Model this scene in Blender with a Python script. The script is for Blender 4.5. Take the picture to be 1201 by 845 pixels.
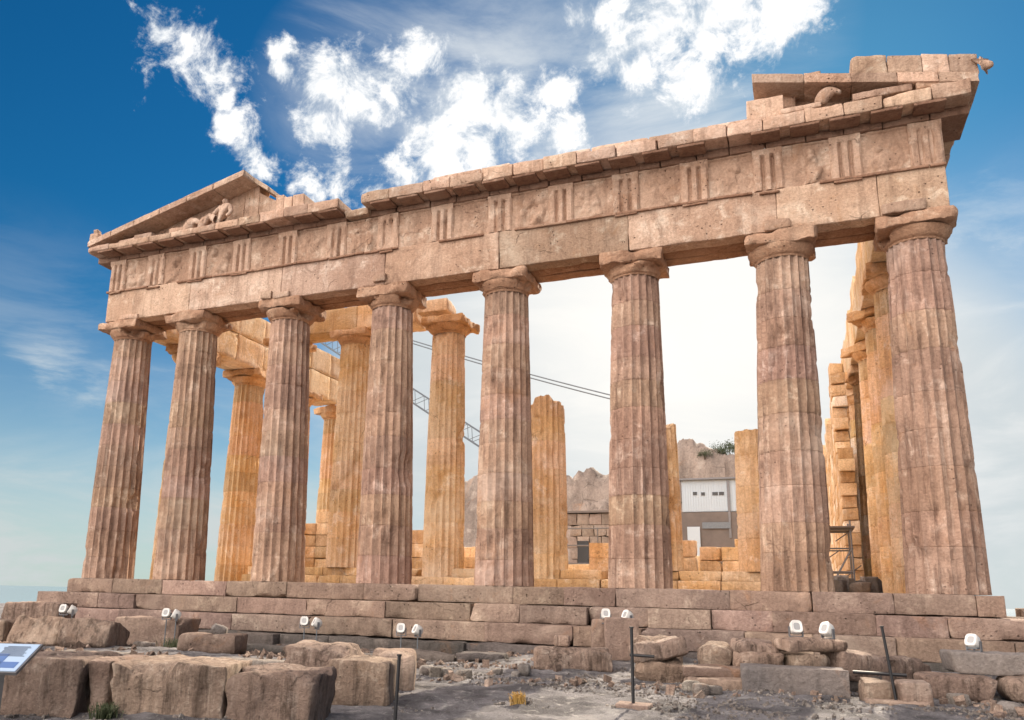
import bpy, math, random
import numpy as np
from mathutils import Vector, Matrix, Quaternion, Euler
rad = math.radians
random.seed(7)
C = bpy.context.scene.collection
for o in list(bpy.data.objects): bpy.data.objects.remove(o)

# ------------------------------------------------------------------ camera
YAW, PITCH, ROLL = -0.400464, 0.224448, 0.02318
CAM = Vector((10.915, -25.232, -0.262))
F = Vector((math.sin(YAW)*math.cos(PITCH), math.cos(YAW)*math.cos(PITCH), math.sin(PITCH)))
R0_ = Vector((math.cos(YAW), -math.sin(YAW), 0)); U0_ = R0_.cross(F)
RR = math.cos(ROLL)*R0_ + math.sin(ROLL)*U0_
UU = -math.sin(ROLL)*R0_ + math.cos(ROLL)*U0_
FPX, OX, OY = 960.63, -68.49, 54.40
cd = bpy.data.cameras.new('camera'); cam = bpy.data.objects.new('camera', cd); C.objects.link(cam)
m = Matrix((( RR.x, UU.x, -F.x, CAM.x), (RR.y, UU.y, -F.y, CAM.y), (RR.z, UU.z, -F.z, CAM.z), (0, 0, 0, 1)))
cam.matrix_world = m
cd.sensor_width = 36; cd.lens = 36*FPX/1201
cd.shift_x = -OX/1201; cd.shift_y = OY/1201
cd.clip_start = 0.1; cd.clip_end = 120000
bpy.context.scene.camera = cam
def skydir(px, py):
    """direction in the world's sky (used only to say where clouds stand)"""
    v = RR*((px-600.5-OX)/FPX) - UU*((py-422.5-OY)/FPX) + F
    return v.normalized()

# ------------------------------------------------------------------ light and sky
SUN = Vector((math.sin(rad(4))*math.cos(rad(32)), math.cos(rad(4))*math.cos(rad(32)), math.sin(rad(32))))
SUN_EL = math.asin(SUN.z); SUN_AZ = math.atan2(SUN.x, SUN.y)
SKY_STRENGTH = 0.054; EXPO = 0.9
sl = bpy.data.lights.new('sun', 'SUN'); sl.energy = 5.0; sl.angle = rad(0.5); sl.color = (1.0, 0.86, 0.68)
so = bpy.data.objects.new('sun', sl); C.objects.link(so)
so.rotation_euler = SUN.to_track_quat('Z', 'Y').to_euler()
so.location = (0, 40, 60)
w = bpy.data.worlds.new('World'); bpy.context.scene.world = w; w.use_nodes = True
nt = w.node_tree; nt.nodes.clear()
def N(tp, **k):
    n = nt.nodes.new(tp)
    for a, b in k.items(): setattr(n, a, b)
    return n
L = lambda a, b: nt.links.new(a, b)
def M2(op, a, b=None, c=None, clamp=False):
    n = N('ShaderNodeMath', operation=op); n.use_clamp = clamp
    for i, v in enumerate((a, b, c)):
        if v is None: continue
        if isinstance(v, (int, float)): n.inputs[i].default_value = v
        else: L(v, n.inputs[i])
    return n.outputs[0]
def VM(op, a, b):
    n = N('ShaderNodeVectorMath', operation=op)
    for i, v in enumerate((a, b)):
        if isinstance(v, (tuple, list, Vector)): n.inputs[i].default_value = tuple(v)
        else: L(v, n.inputs[i])
    return n
def sstep(x, a, b):
    n = N('ShaderNodeMapRange', interpolation_type='SMOOTHSTEP'); L(x, n.inputs[0])
    n.inputs[1].default_value = a; n.inputs[2].default_value = b
    return n.outputs[0]
def mixc(fac, a, b, mode='MIX'):
    n = N('ShaderNodeMix', data_type='RGBA', blend_type=mode)
    if isinstance(fac, (int, float)): n.inputs[0].default_value = fac
    else: L(fac, n.inputs[0])
    for i, v in ((6, a), (7, b)):
        if isinstance(v, tuple): n.inputs[i].default_value = v
        else: L(v, n.inputs[i])
    return n.outputs[2]
tc = N('ShaderNodeTexCoord'); D = tc.outputs['Generated']
sky = N('ShaderNodeTexSky', sky_type='NISHITA'); sky.sun_disc = False
sky.sun_elevation = SUN_EL; sky.sun_rotation = SUN_AZ
sky.air_density = 1.0; sky.dust_density = 0.15; sky.ozone_density = 3.0; sky.altitude = 150
hs = N('ShaderNodeHueSaturation'); hs.inputs['Saturation'].default_value = 1.35; hs.inputs['Value'].default_value = 0.85
L(sky.outputs[0], hs.inputs['Color'])
SKYC = mixc(1.0, hs.outputs[0], (0.36, 0.90, 0.92, 1), 'MULTIPLY')
# clouds: billowing noise gathered where the clouds stand
nz = N('ShaderNodeTexNoise'); nz.inputs['Scale'].default_value = 8.5; nz.inputs['Detail'].default_value = 14; nz.inputs['Roughness'].default_value = 0.66; nz.inputs['Distortion'].default_value = 0.25
L(D, nz.inputs['Vector'])
nz2 = N('ShaderNodeTexNoise'); nz2.inputs['Scale'].default_value = 19; nz2.inputs['Detail'].default_value = 12; nz2.inputs['Roughness'].default_value = 0.68; nz2.inputs['Distortion'].default_value = 0.3
L(D, nz2.inputs['Vector'])
def blobs(lst, k_=1.0):
    out = None
    for px, py, r in lst:
        d = VM('DISTANCE', D, skydir(px, py)).outputs['Value']
        v = M2('MULTIPLY_ADD', d, -FPX/(r*k_), 1.0)          # 1 at the centre, 0 at radius
        out = v if out is None else M2('SMOOTH_MAX', out, v, 0.15)
    return M2('MAXIMUM', out, -1.5)
puff = [(190,45,34),(215,68,46),(245,92,34),(262,120,16),(330,58,15),(330,80,12),(268,150,30),(292,178,34),(300,200,22),
        (392,98,36),(425,112,44),(460,95,44),(492,66,34),(372,148,30),(398,160,24),(440,140,26),(555,108,30),(590,126,44),(610,150,40),(650,105,24),(664,160,28),
        (520,172,52),(560,180,40),(470,198,40),(400,218,46),(440,222,46),(375,228,34),(475,205,46),(510,200,50),
        (670,30,34),(720,40,60),(770,40,66),(800,95,40),(820,30,60),(860,15,56),(920,10,50),(700,70,36),(745,85,42)]
M_ = M2('ADD', blobs(puff, 1.03), -0.10)
nn = M2('MULTIPLY_ADD', nz.outputs[0], 2.9, -1.45)
nn2 = M2('MULTIPLY_ADD', nz2.outputs[0], 3.6, -1.8)
dens = M2('ADD', M2('ADD', M_, nn), nn2)
cl = M2('MULTIPLY', sstep(dens, -0.05, 0.75), 0.98)
cshade = sstep(M2('ADD', dens, M2('MULTIPLY_ADD', nz2.outputs[0], 2.0, -1.0)), -0.2, 1.3)
cloudcol = mixc(cshade, (0.62/SKY_STRENGTH/2**EXPO, 0.70/SKY_STRENGTH/2**EXPO, 0.78/SKY_STRENGTH/2**EXPO, 1), (1.2/SKY_STRENGTH/2**EXPO, 1.18/SKY_STRENGTH/2**EXPO, 1.16/SKY_STRENGTH/2**EXPO, 1))
# soft cloud veils: thin fill between puffs, glow near the sun, low streaks
veil = blobs([(560,140,210),(780,60,190),(420,110,120),(640,200,110),(50,440,75),(120,480,80),(20,485,70),(1150,300,110)])
wn = N('ShaderNodeTexNoise'); wn.inputs['Scale'].default_value = 3.2; wn.inputs['Detail'].default_value = 9; wn.inputs['Roughness'].default_value = 0.62; wn.inputs['Distortion'].default_value = 0.6
mp = N('ShaderNodeMapping'); mp.inputs['Scale'].default_value = (1, 1, 3.5); L(D, mp.inputs[0]); L(mp.outputs[0], wn.inputs['Vector'])
wisp = sstep(wn.outputs[0], 0.40, 0.72)
vl = M2('MULTIPLY', M2('MULTIPLY', M2('MAXIMUM', veil, 0.0), 1.1), M2('MULTIPLY_ADD', wisp, 0.9, 0.15), clamp=True)
glow = blobs([(800,400,330),(700,430,290),(860,470,330),(560,480,250),(1000,540,320),(1180,620,260)])
gl = M2('MULTIPLY', sstep(glow, 0.08, 0.60), M2('MULTIPLY_ADD', wisp, 0.15, 0.88), clamp=True)
sep = N('ShaderNodeSeparateXYZ'); L(D, sep.inputs[0])
low = M2('MULTIPLY', sstep(sep.outputs[2], 0.36, 0.05), M2('MULTIPLY_ADD', sstep(sep.outputs[2], 0.20, 0.04), 0.35, M2('MULTIPLY_ADD', wisp, 0.40, 0.42)), clamp=True)                     # pale band of thin cloud low over the sea
lowr = M2('MULTIPLY', sstep(sep.outputs[2], 0.50, 0.22), sstep(sep.outputs[0], -0.10, 0.17))
st = M2('MULTIPLY', wisp, sstep(sep.outputs[2], 0.42, 0.12))
thin = M2('MAXIMUM', M2('MAXIMUM', vl, gl), M2('MAXIMUM', M2('MULTIPLY', low, 1.0), M2('MAXIMUM', M2('MULTIPLY', st, 0.62), M2('MULTIPLY', lowr, M2('MULTIPLY_ADD', wisp, 0.5, 0.45)))))
thin = M2('MAXIMUM', M2('MULTIPLY', thin, 0.93), M2('MULTIPLY', low, 0.98))
# unseen warm bank added to the sky behind the camera, fill for the front
back = VM('DOT_PRODUCT', D, tuple((Vector((-0.55, -0.75, 0.42))).normalized())).outputs['Value']
bk = M2('MULTIPLY', sstep(back, 0.30, 0.78), M2('MULTIPLY_ADD', wisp, 0.35, 0.65))
K = 1/SKY_STRENGTH/2**EXPO
veilcol = mixc(sstep(sep.outputs[2], 0.02, 0.45), (0.62*K, 0.67*K, 0.67*K, 1), (0.90*K, 0.93*K, 0.93*K, 1))
c1 = mixc(thin, SKYC, veilcol)
core = sstep(blobs([(800,370,330)]), 0.0, 0.85)
c1 = mixc(M2('MULTIPLY', gl, 0.93), c1, mixc(core, mixc(wisp, (0.66*K, 0.71*K, 0.73*K, 1), (0.84*K, 0.86*K, 0.86*K, 1)), (1.10*K, 1.06*K, 1.0*K, 1)))
c2 = mixc(cl, c1, cloudcol)
BACKLIGHT = 5.6
c3 = mixc(bk, c2, (BACKLIGHT*K, BACKLIGHT*0.89*K, BACKLIGHT*0.81*K, 1))
bg = N('ShaderNodeBackground'); bg.inputs[1].default_value = SKY_STRENGTH; L(c3, bg.inputs[0])
wo = N('ShaderNodeOutputWorld'); L(bg.outputs[0], wo.inputs[0])
sc = bpy.context.scene
sc.view_settings.view_transform = 'Standard'; sc.view_settings.look = 'None'
sc.view_settings.exposure = EXPO; sc.view_settings.gamma = 1; sc.view_settings.use_curve_mapping = False
sc.cycles.max_bounces = 6; sc.cycles.diffuse_bounces = 4

# ------------------------------------------------------------------ materials
def new_mat(name):
    mt = bpy.data.materials.new(name); mt.use_nodes = True
    return mt, mt.node_tree, mt.node_tree.nodes['Principled BSDF']
def stone(name, base, alt, dark, pale, scale=1.0, bump=0.5, streak=0.35, pits=0.5, rough=0.9, crack=0.45, rust=0.35):
    mt, t, b = new_mat(name)
    def n(tp, **k):
        x = t.nodes.new(tp)
        for a, c in k.items(): setattr(x, a, c)
        return x
    lk = t.links.new
    co = n('ShaderNodeTexCoord'); oi = n('ShaderNodeObjectInfo')
    off = n('ShaderNodeVectorMath', operation='MULTIPLY_ADD')
    ml = n('ShaderNodeMath', operation='MULTIPLY'); lk(oi.outputs['Random'], ml.inputs[0]); ml.inputs[1].default_value = 57.0
    ad = n('ShaderNodeVectorMath', operation='ADD'); lk(co.outputs['Object'], ad.inputs[0]); lk(ml.outputs[0], ad.inputs[1])
    P = ad.outputs[0]
    def noise(s, det=6, rg=0.6, vec=P, dist=0.0):
        x = n('ShaderNodeTexNoise'); x.inputs['Scale'].default_value = s*scale; x.inputs['Detail'].default_value = det
        x.inputs['Roughness'].default_value = rg; x.inputs['Distortion'].default_value = dist; lk(vec, x.inputs['Vector']); return x.outputs[0]
    def ramp(v, a, c, lo=0.0, hi=1.0):
        x = n('ShaderNodeMapRange', interpolation_type='SMOOTHSTEP'); lk(v, x.inputs[0]); x.inputs[1].default_value = a; x.inputs[2].default_value = c
        x.inputs[3].default_value = lo; x.inputs[4].default_value = hi; return x.outputs[0]
    def mix(f, a, c, mode='MIX'):
        x = n('ShaderNodeMix', data_type='RGBA', blend_type=mode)
        if isinstance(f, float): x.inputs[0].default_value = f
        else: lk(f, x.inputs[0])
        for i, v in ((6, a), (7, c)):
            if isinstance(v, tuple): x.inputs[i].default_value = (*v, 1)
            else: lk(v, x.inputs[i])
        return x.outputs[2]
    c = mix(ramp(noise(0.55, 4, 0.55), 0.36, 0.64), base, alt)
    c = mix(ramp(noise(1.7, 8, 0.68, dist=0.4), 0.52, 0.72, 0, 0.75), c, pale)
    mp = n('ShaderNodeMapping'); mp.inputs['Scale'].default_value = (3.2, 3.2, 0.35); lk(P, mp.inputs[0])
    c = mix(ramp(noise(1.3, 7, 0.7, vec=mp.outputs[0]), 0.46, 0.68, 0, streak), c, dark)
    mp3 = n('ShaderNodeMapping'); mp3.inputs['Scale'].default_value = (4.5, 4.5, 0.30); mp3.inputs['Location'].default_value = (9, 4, 2); lk(P, mp3.inputs[0])
    c = mix(ramp(noise(1.2, 7, 0.7, vec=mp3.outputs[0]), 0.54, 0.74, 0, streak*0.8), c, pale)
    c = mix(ramp(noise(0.9, 9, 0.75, dist=0.8), 0.54, 0.74, 0, 0.72), c, dark)
    c = mix(ramp(noise(3.1, 10, 0.8, dist=1.2), 0.60, 0.68, 0, 0.6), c, dark)
    fine = noise(14, 8, 0.75)
    c = mix(1.0, c, mix(ramp(fine, 0.25, 0.75), (0.76, 0.73, 0.71), (1.20, 1.19, 1.18)), 'MULTIPLY')
    vo = n('ShaderNodeTexVoronoi'); vo.inputs['Scale'].default_value = 6.5*scale; lk(P, vo.inputs['Vector'])
    msk = n('ShaderNodeMath', operation='MULTIPLY'); lk(ramp(vo.outputs['Distance'], 0.20, 0.09), msk.inputs[0]); lk(ramp(noise(1.1, 3), 0.50, 0.62, 0, pits), msk.inputs[1])
    c = mix(msk.outputs[0], c, tuple(v*0.35 for v in dark))
    ds = n('ShaderNodeTexNoise'); ds.inputs['Scale'].default_value = 1.6*scale; ds.inputs['Detail'].default_value = 6; lk(P, ds.inputs['Vector'])
    dv = n('ShaderNodeVectorMath', operation='MULTIPLY_ADD'); lk(ds.outputs['Color'], dv.inputs[0]); dv.inputs[1].default_value = (0.7,0.7,0.7); lk(P, dv.inputs[2])
    ve = n('ShaderNodeTexVoronoi', feature='DISTANCE_TO_EDGE'); ve.inputs['Scale'].default_value = 0.75*scale; lk(dv.outputs[0], ve.inputs['Vector'])
    ck = n('ShaderNodeMath', operation='MULTIPLY'); lk(ramp(ve.outputs['Distance'], 0.016, 0.002), ck.inputs[0]); lk(ramp(noise(0.8, 3), 0.53, 0.66, 0, crack), ck.inputs[1])
    c = mix(ck.outputs[0], c, tuple(v*0.5 for v in dark))
    c = mix(ramp(noise(0.42, 5, 0.6, dist=0.5), 0.55, 0.70, 0, 0.7), c, mix(0.5, c, pale))
    c = mix(ramp(noise(0.75, 8, 0.72, dist=0.9), 0.57, 0.70, 0, rust), c, (0.40, 0.20, 0.09))
    c = mix(ramp(noise(0.33, 8, 0.7, dist=0.6), 0.60, 0.72, 0, 0.55), c, dark)
    at = n('ShaderNodeAttribute'); at.attribute_name = 'tint'
    c = mix(1.0, c, at.outputs['Color'], 'MULTIPLY')
    lk(c, b.inputs['Base Color']); b.inputs['Roughness'].default_value = rough
    b.inputs['Specular IOR Level'].default_value = 0.25
    hsum = n('ShaderNodeMath', operation='MULTIPLY_ADD'); lk(noise(5, 10, 0.7), hsum.inputs[0]); hsum.inputs[1].default_value = 1.6; lk(fine, hsum.inputs[2])
    mk2 = n('ShaderNodeMath', operation='MAXIMUM'); lk(msk.outputs[0], mk2.inputs[0]); lk(ck.outputs[0], mk2.inputs[1])
    h2 = n('ShaderNodeMath', operation='MULTIPLY_ADD'); lk(mk2.outputs[0], h2.inputs[0]); h2.inputs[1].default_value = -1.2; lk(hsum.outputs[0], h2.inputs[2])
    bp = n('ShaderNodeBump'); bp.inputs['Strength'].default_value = min(1.0, bump*1.5); bp.inputs['Distance'].default_value = 0.075; lk(h2.outputs[0], bp.inputs['Height'])
    lk(bp.outputs[0], b.inputs['Normal'])
    return mt
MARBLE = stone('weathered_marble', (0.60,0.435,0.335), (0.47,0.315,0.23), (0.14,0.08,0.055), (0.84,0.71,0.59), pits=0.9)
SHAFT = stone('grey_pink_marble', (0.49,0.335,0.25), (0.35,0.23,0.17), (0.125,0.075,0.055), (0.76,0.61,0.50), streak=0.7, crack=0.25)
GLOWMARBLE = stone('glow_tinted_marble', (0.80,0.61,0.42), (0.68,0.45,0.235), (0.33,0.18,0.08), (0.92,0.82,0.68), pits=0.6, streak=0.4)  # inner marble: warm glow of the interior painted into the stone colour
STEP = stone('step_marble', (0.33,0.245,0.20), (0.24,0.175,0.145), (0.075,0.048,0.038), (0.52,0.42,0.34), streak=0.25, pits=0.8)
ROCK = stone('poros_block', (0.42,0.31,0.245), (0.31,0.225,0.18), (0.06,0.04,0.03), (0.66,0.54,0.45), scale=1.5, bump=1.0, streak=0.8, rust=0.2)
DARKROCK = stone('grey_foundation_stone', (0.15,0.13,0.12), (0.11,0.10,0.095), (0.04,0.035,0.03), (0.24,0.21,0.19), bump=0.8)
SLATE = stone('blue_grey_marble', (0.24,0.21,0.20), (0.17,0.155,0.155), (0.07,0.065,0.065), (0.33,0.29,0.27), streak=0.3, pits=0.1)
WHITESTONE = stone('pale_rubble', (0.36,0.325,0.295), (0.26,0.23,0.21), (0.11,0.09,0.08), (0.56,0.52,0.48), scale=2.0, bump=0.7)
CLIFF = stone('hill_rock', (0.29,0.235,0.20), (0.21,0.17,0.145), (0.08,0.065,0.055), (0.42,0.36,0.31), scale=0.35, bump=0.8)
GROUNDM = stone('limestone_ground', (0.26,0.25,0.26), (0.11,0.105,0.11), (0.028,0.025,0.025), (0.58,0.56,0.53), scale=2.2, bump=1.0, rust=0.05, streak=0.1)
def plain(name, col, rough=0.6, metal=0.0, var=0.25, sc_=8.0, bump=0.1):
    mt, t, b = new_mat(name)
    nz = t.nodes.new('ShaderNodeTexNoise'); nz.inputs['Scale'].default_value = sc_; nz.inputs['Detail'].default_value = 8
    co = t.nodes.new('ShaderNodeTexCoord'); t.links.new(co.outputs['Object'], nz.inputs['Vector'])
    mx = t.nodes.new('ShaderNodeMix'); mx.data_type = 'RGBA'
    mx.inputs[6].default_value = (*[c*(1-var) for c in col], 1); mx.inputs[7].default_value = (*[min(1, c*(1+var)) for c in col], 1)
    t.links.new(nz.outputs[0], mx.inputs[0]); t.links.new(mx.outputs[2], b.inputs['Base Color'])
    bp = t.nodes.new('ShaderNodeBump'); bp.inputs['Strength'].default_value = bump; bp.inputs['Distance'].default_value = 0.02
    t.links.new(nz.outputs[0], bp.inputs['Height']); t.links.new(bp.outputs[0], b.inputs['Normal'])
    b.inputs['Roughness'].default_value = rough; b.inputs['Metallic'].default_value = metal
    return mt
BLACK = plain('black_steel', (0.02,0.02,0.022), 0.5, 0.3)
GREYSTEEL = plain('grey_steel', (0.16,0.16,0.17), 0.5, 0.5)
CRANEM = plain('crane_steel', (0.13,0.15,0.17), 0.5, 0.2)
WHITEP = plain('white_painted_housing', (0.62,0.61,0.58), 0.35, 0, 0.06)
LENS = plain('lamp_glass', (0.30,0.30,0.30), 0.12, 0, 0.1)
LEAF = plain('leaf', (0.06,0.075,0.03), 0.7, 0, 0.5, 3)
DRYLEAF = plain('dry_grass_yellow', (0.42,0.26,0.07), 0.8, 0, 0.3, 3)
BARK = plain('bark', (0.10,0.07,0.05), 0.9, 0, 0.3, 5)
SHEDW = plain('pale_blue_sheet', (0.40,0.47,0.53), 0.5, 0, 0.1, 1)
SHEDD = plain('dark_sheet', (0.12,0.10,0.09), 0.7, 0, 0.3, 2)
GLASS = plain('dark_window', (0.03,0.035,0.04), 0.15, 0, 0.1)
SIGNW = plain('sign_panel', (0.34,0.46,0.62), 0.35, 0, 0.03)
SIGNB = plain('sign_blue_print', (0.05,0.13,0.34), 0.4, 0, 0.15)
SIGNT = plain('sign_dark_print', (0.02,0.03,0.06), 0.4, 0, 0.1)
SOIL = plain('dry_soil', (0.16,0.115,0.085), 0.95, 0, 0.4, 2, 0.5)

# ------------------------------------------------------------------ numpy noise
def _h(i, j, k, s):
    n = (i*374761393 + j*668265263 + k*1274126177 + s*974634777) & 0xffffffff
    n = ((n ^ (n >> 13))*1274126177) & 0xffffffff
    n = ((n ^ (n >> 16))*2246822519) & 0xffffffff
    return ((n ^ (n >> 15)) & 0xffff)/32767.5 - 1.0
def vnoise(P, s=0):
    P = np.asarray(P, float) + 1000.0
    I = np.floor(P).astype(np.int64); f = P - I; f = f*f*f*(f*(f*6-15)+10)
    i, j, k = I[:,0], I[:,1], I[:,2]; x, y, z = f[:,0], f[:,1], f[:,2]
    def l(a, b, t): return a + (b-a)*t
    return l(l(l(_h(i,j,k,s), _h(i+1,j,k,s), x), l(_h(i,j+1,k,s), _h(i+1,j+1,k,s), x), y),
             l(l(_h(i,j,k+1,s), _h(i+1,j,k+1,s), x), l(_h(i,j+1,k+1,s), _h(i+1,j+1,k+1,s), x), y), z)
def fbm(P, o=4, s=0, g=0.5):
    P = np.asarray(P, float); a, t, f = 1.0, 0, 1.0; r = np.zeros(len(P))
    for q in range(o):
        r += a*vnoise(P*f, s+q*17); t += a; a *= g; f *= 2.03
    return r/t

# ------------------------------------------------------------------ mesh building
class MB:
    def __init__(self): self.v = []; self.f = []; self.t = []; self.n = 0
    def add(self, V, Q, tint=(1,1,1)):
        V = np.asarray(V, float); Q = np.asarray(Q, np.int64)
        self.v.append(V); self.f.append(Q + self.n); self.n += len(V)
        T = np.asarray(tint, float)
        if T.ndim == 1: T = np.tile(T, (len(V), 1))
        self.t.append(T)
    def box(self, c, h, rz=0, rot=None, tint=(1,1,1)):
        s = np.array([(x,y,z) for x in (-1,1) for y in (-1,1) for z in (-1,1)], float)*np.array(h)
        Q = [(0,1,3,2),(4,6,7,5),(0,4,5,1),(2,3,7,6),(0,2,6,4),(1,5,7,3)]
        Rm = np.array(rot if rot is not None else Matrix.Rotation(rz, 3, 'Z'))
        self.add(s@Rm.T + np.array(c), Q, tint)
    def tube(self, a, b, r, n=8, r2=None):
        a, b = Vector(a), Vector(b); d = (b-a).normalized(); u = d.orthogonal().normalized(); v = d.cross(u)
        r2 = r if r2 is None else r2
        V = []; Q = []
        for k in range(n):
            t = 2*math.pi*k/n; e = u*math.cos(t) + v*math.sin(t); V += [a+e*r, b+e*r2]
        for k in range(n):
            p, q = 2*k, 2*((k+1) % n); Q.append((p, q, q+1, p+1))
        V += [a, a+d*0, b, b]; 
        for k in range(n):
            p, q = 2*k, 2*((k+1) % n); Q.append((2*n, 2*n, q, p) if False else (q, p, 2*n, 2*n+1)); Q.append((p+1, q+1, 2*n+2, 2*n+3))
        # end fans as triangles folded in quads are avoided: keep only side quads plus fan tris
        Q = Q[:n]
        self.add([tuple(x) for x in V[:2*n]], Q)
        cap = [2*k for k in range(n)]; cap2 = [2*k+1 for k in range(n)]
        base = self.n - 2*n
        self.caps = getattr(self, 'caps', []) + [[base+i for i in reversed(cap)], [base+i for i in cap2]]
    def build(self, name, mat, parent=None, origin=None, sharp=38):
        V = np.concatenate(self.v)
        T = np.concatenate(self.t)
        if origin is None:
            origin = ((V[:,0].min()+V[:,0].max())/2, (V[:,1].min()+V[:,1].max())/2, V[:,2].min())
        o3 = np.array(origin, float)
        me = bpy.data.meshes.new(name)
        faces = [tuple(q) for A in self.f for q in A.tolist()] + [tuple(c) for c in getattr(self, 'caps', [])]
        me.from_pydata((V-o3).tolist(), [], faces)
        me.validate(); me.update()
        ca = me.color_attributes.new('tint', 'FLOAT_COLOR', 'POINT')
        buf = np.ones((len(V), 4), np.float32); buf[:,:3] = T; ca.data.foreach_set('color', buf.ravel())
        me.polygons.foreach_set('use_smooth', [True]*len(me.polygons))
        me.set_sharp_from_angle(angle=rad(sharp))
        me.materials.append(mat)
        ob = bpy.data.objects.new(name, me); C.objects.link(ob)
        ob['_w'] = [float(x) for x in origin]
        if parent is not None:
            ob.parent = parent; pw = parent['_w']
            ob.location = [origin[i]-pw[i] for i in range(3)]
        else: ob.location = origin
        return ob
def tag(o, label, cat, group=None, kind=None):
    if label: o['label'] = label
    if cat: o['category'] = cat
    if group: o['group'] = group
    if kind: o['kind'] = kind
    return o
def struct(o): o['kind'] = 'structure'; return o
def empty(name, loc, label, cat, group=None):
    o = bpy.data.objects.new(name, None); C.objects.link(o); o.location = loc; o['_w'] = [float(x) for x in loc]
    o.empty_display_size = 0.3
    return tag(o, label, cat, group)

def lat(h, r, s):
    inner = max(h-r, 1e-4); k = max(1, min(60, int(round(2*inner/s))))
    a = np.linspace(-inner, inner, k+1)
    return np.concatenate([[-h, -h+0.3*r], a, [h-0.3*r, h]])
def block(mb, c, d, s=0.14, r=0.03, chip=0.10, amp=0.012, fr=1.6, seed=0, rz=0, rot=None, tint=None, warp=None, big=0.0):
    """an eroded stone block of full size d centred on c: rounded, chipped along its edges, uneven"""
    h = np.array(d, float)/2; r = min(r, h.min()*0.45)
    X, Y, Z = lat(h[0], r, s), lat(h[1], r, s), lat(h[2], r, s)
    nx, ny, nz = len(X), len(Y), len(Z)
    idx = -np.ones((nx, ny, nz), np.int64)
    S = np.zeros((nx, ny, nz), bool); S[[0,-1]] = 1; S[:,[0,-1]] = 1; S[:,:,[0,-1]] = 1
    idx[S] = np.arange(S.sum())
    I, J, K_ = np.nonzero(S); P = np.stack([X[I], Y[J], Z[K_]], 1)
    def qd(G, flip):
        a, b, c_, e = G[:-1,:-1].ravel(), G[1:,:-1].ravel(), G[1:,1:].ravel(), G[:-1,1:].ravel()
        q = np.stack([a, b, c_, e], 1); return q[:, ::-1] if flip else q
    Q = np.concatenate([qd(idx[0], True), qd(idx[-1], False), qd(idx[:,0], False), qd(idx[:,-1], True), qd(idx[:,:,0], True), qd(idx[:,:,-1], False)])
    so_ = np.array([seed*3.71 % 91, seed*7.13 % 83, seed*1.37 % 77])
    G = P + so_
    ch = np.clip(fbm(G*1.3, 3, 5)-0.12, 0, 1)*chip*3.0 + np.clip(vnoise(G*4.1, 9)-0.35, 0, 1)*chip*0.7
    rr = np.minimum(r*(1+0.5*vnoise(G*2.7, 3)) + ch, h.min()*0.9)
    hh = h[None,:]-rr[:,None]
    q = np.clip(P, -hh, hh); dl = P-q; ln = np.linalg.norm(dl, axis=1)
    k = ln > 1e-9; P2 = P.copy(); P2[k] = q[k] + dl[k]*(np.minimum(rr[k], ln[k])/ln[k])[:,None]
    P2 += amp*np.stack([fbm(G*fr, 3, 31), fbm(G*fr, 3, 47), fbm(G*fr, 3, 61)], 1)*1.6
    if big: P2 += big*np.stack([fbm(G*0.8, 2, 71), fbm(G*0.8, 2, 87), fbm(G*0.8, 2, 91)], 1)
    if warp: P2 = warp(P2)
    Rm = np.array(rot if rot is not None else Matrix.Rotation(rz, 3, 'Z'))
    V = P2@Rm.T + np.array(c, float)
    if tint is None:
        g = 0.78+0.40*random.random(); tint = (g*(0.98+0.05*random.random()), g, g*(0.95+0.07*random.random()))
    mb.add(V, Q, tint)
def slab(mb, x0, x1, z0, z1, yf, yb, nx, nz, xs=None, tint=(1,1,1)):
    """a relief: front surface y = yf(x, z) with sides running back to yb"""
    X = np.linspace(x0, x1, nx) if xs is None else np.array(xs); nx = len(X); Z = np.linspace(z0, z1, nz)
    A, B = np.meshgrid(X, Z, indexing='ij'); Y = yf(A.ravel(), B.ravel())
    V = np.stack([A.ravel(), Y, B.ravel()], 1); G = np.arange(nx*nz).reshape(nx, nz)
    Q = np.stack([G[:-1,:-1].ravel(), G[1:,:-1].ravel(), G[1:,1:].ravel(), G[:-1,1:].ravel()], 1)
    mb.add(V, Q, tint)
    ring = list(G[:,0]) + list(G[-1,1:]) + list(G[-2::-1,-1]) + list(G[0,-2:0:-1])
    Vr = V[ring]; Vb = Vr.copy(); Vb[:,1] = yb; m_ = len(ring)
    Qr = [(i, i+m_, (i+1) % m_ + m_, (i+1) % m_) for i in range(m_)]
    mb.add(np.concatenate([Vr, Vb]), Qr, tint)

# ------------------------------------------------------------------ ground and sea
def gz(x, y):
    x = np.atleast_1d(np.asarray(x, float)); y = np.atleast_1d(np.asarray(y, float))
    P = np.stack([x*0.35, y*0.35, x*0], 1)
    z = -1.93 + 0.07*fbm(P, 3, 3)
    near = np.exp(-((y+3.2)/1.6)**2)*np.clip((x-2)/3, 0, 1)*0.18
    tr = np.clip(1-np.abs(y+4.6)/2.2, 0, 1)*np.clip((4-x)/2, 0, 1)*np.clip((x+12)/3, 0, 1)*0.22
    z = z + near - tr
    far = np.clip((np.hypot(x, y)-60)/60, 0, 1)
    z = z - far*4.0
    D_ = np.hypot(x-11, y+25)
    P2 = np.stack([x*1.7, y*1.7, x*0], 1); rough = np.clip(1-D_/60, 0.1, 1)
    lay = fbm(np.stack([x*0.8+y*0.3, y*2.4-x*0.5, x*0], 1), 4, 23)
    z = z + rough*(0.06*fbm(P2, 5, 11, 0.6) + 0.10*np.clip(lay, -0.15, 0.5)+0.05*fbm(P2*3.1, 4, 29, 0.6) + 0.05*np.clip(vnoise(P2*1.9, 41)-0.2, 0, 1))
    return z
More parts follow.
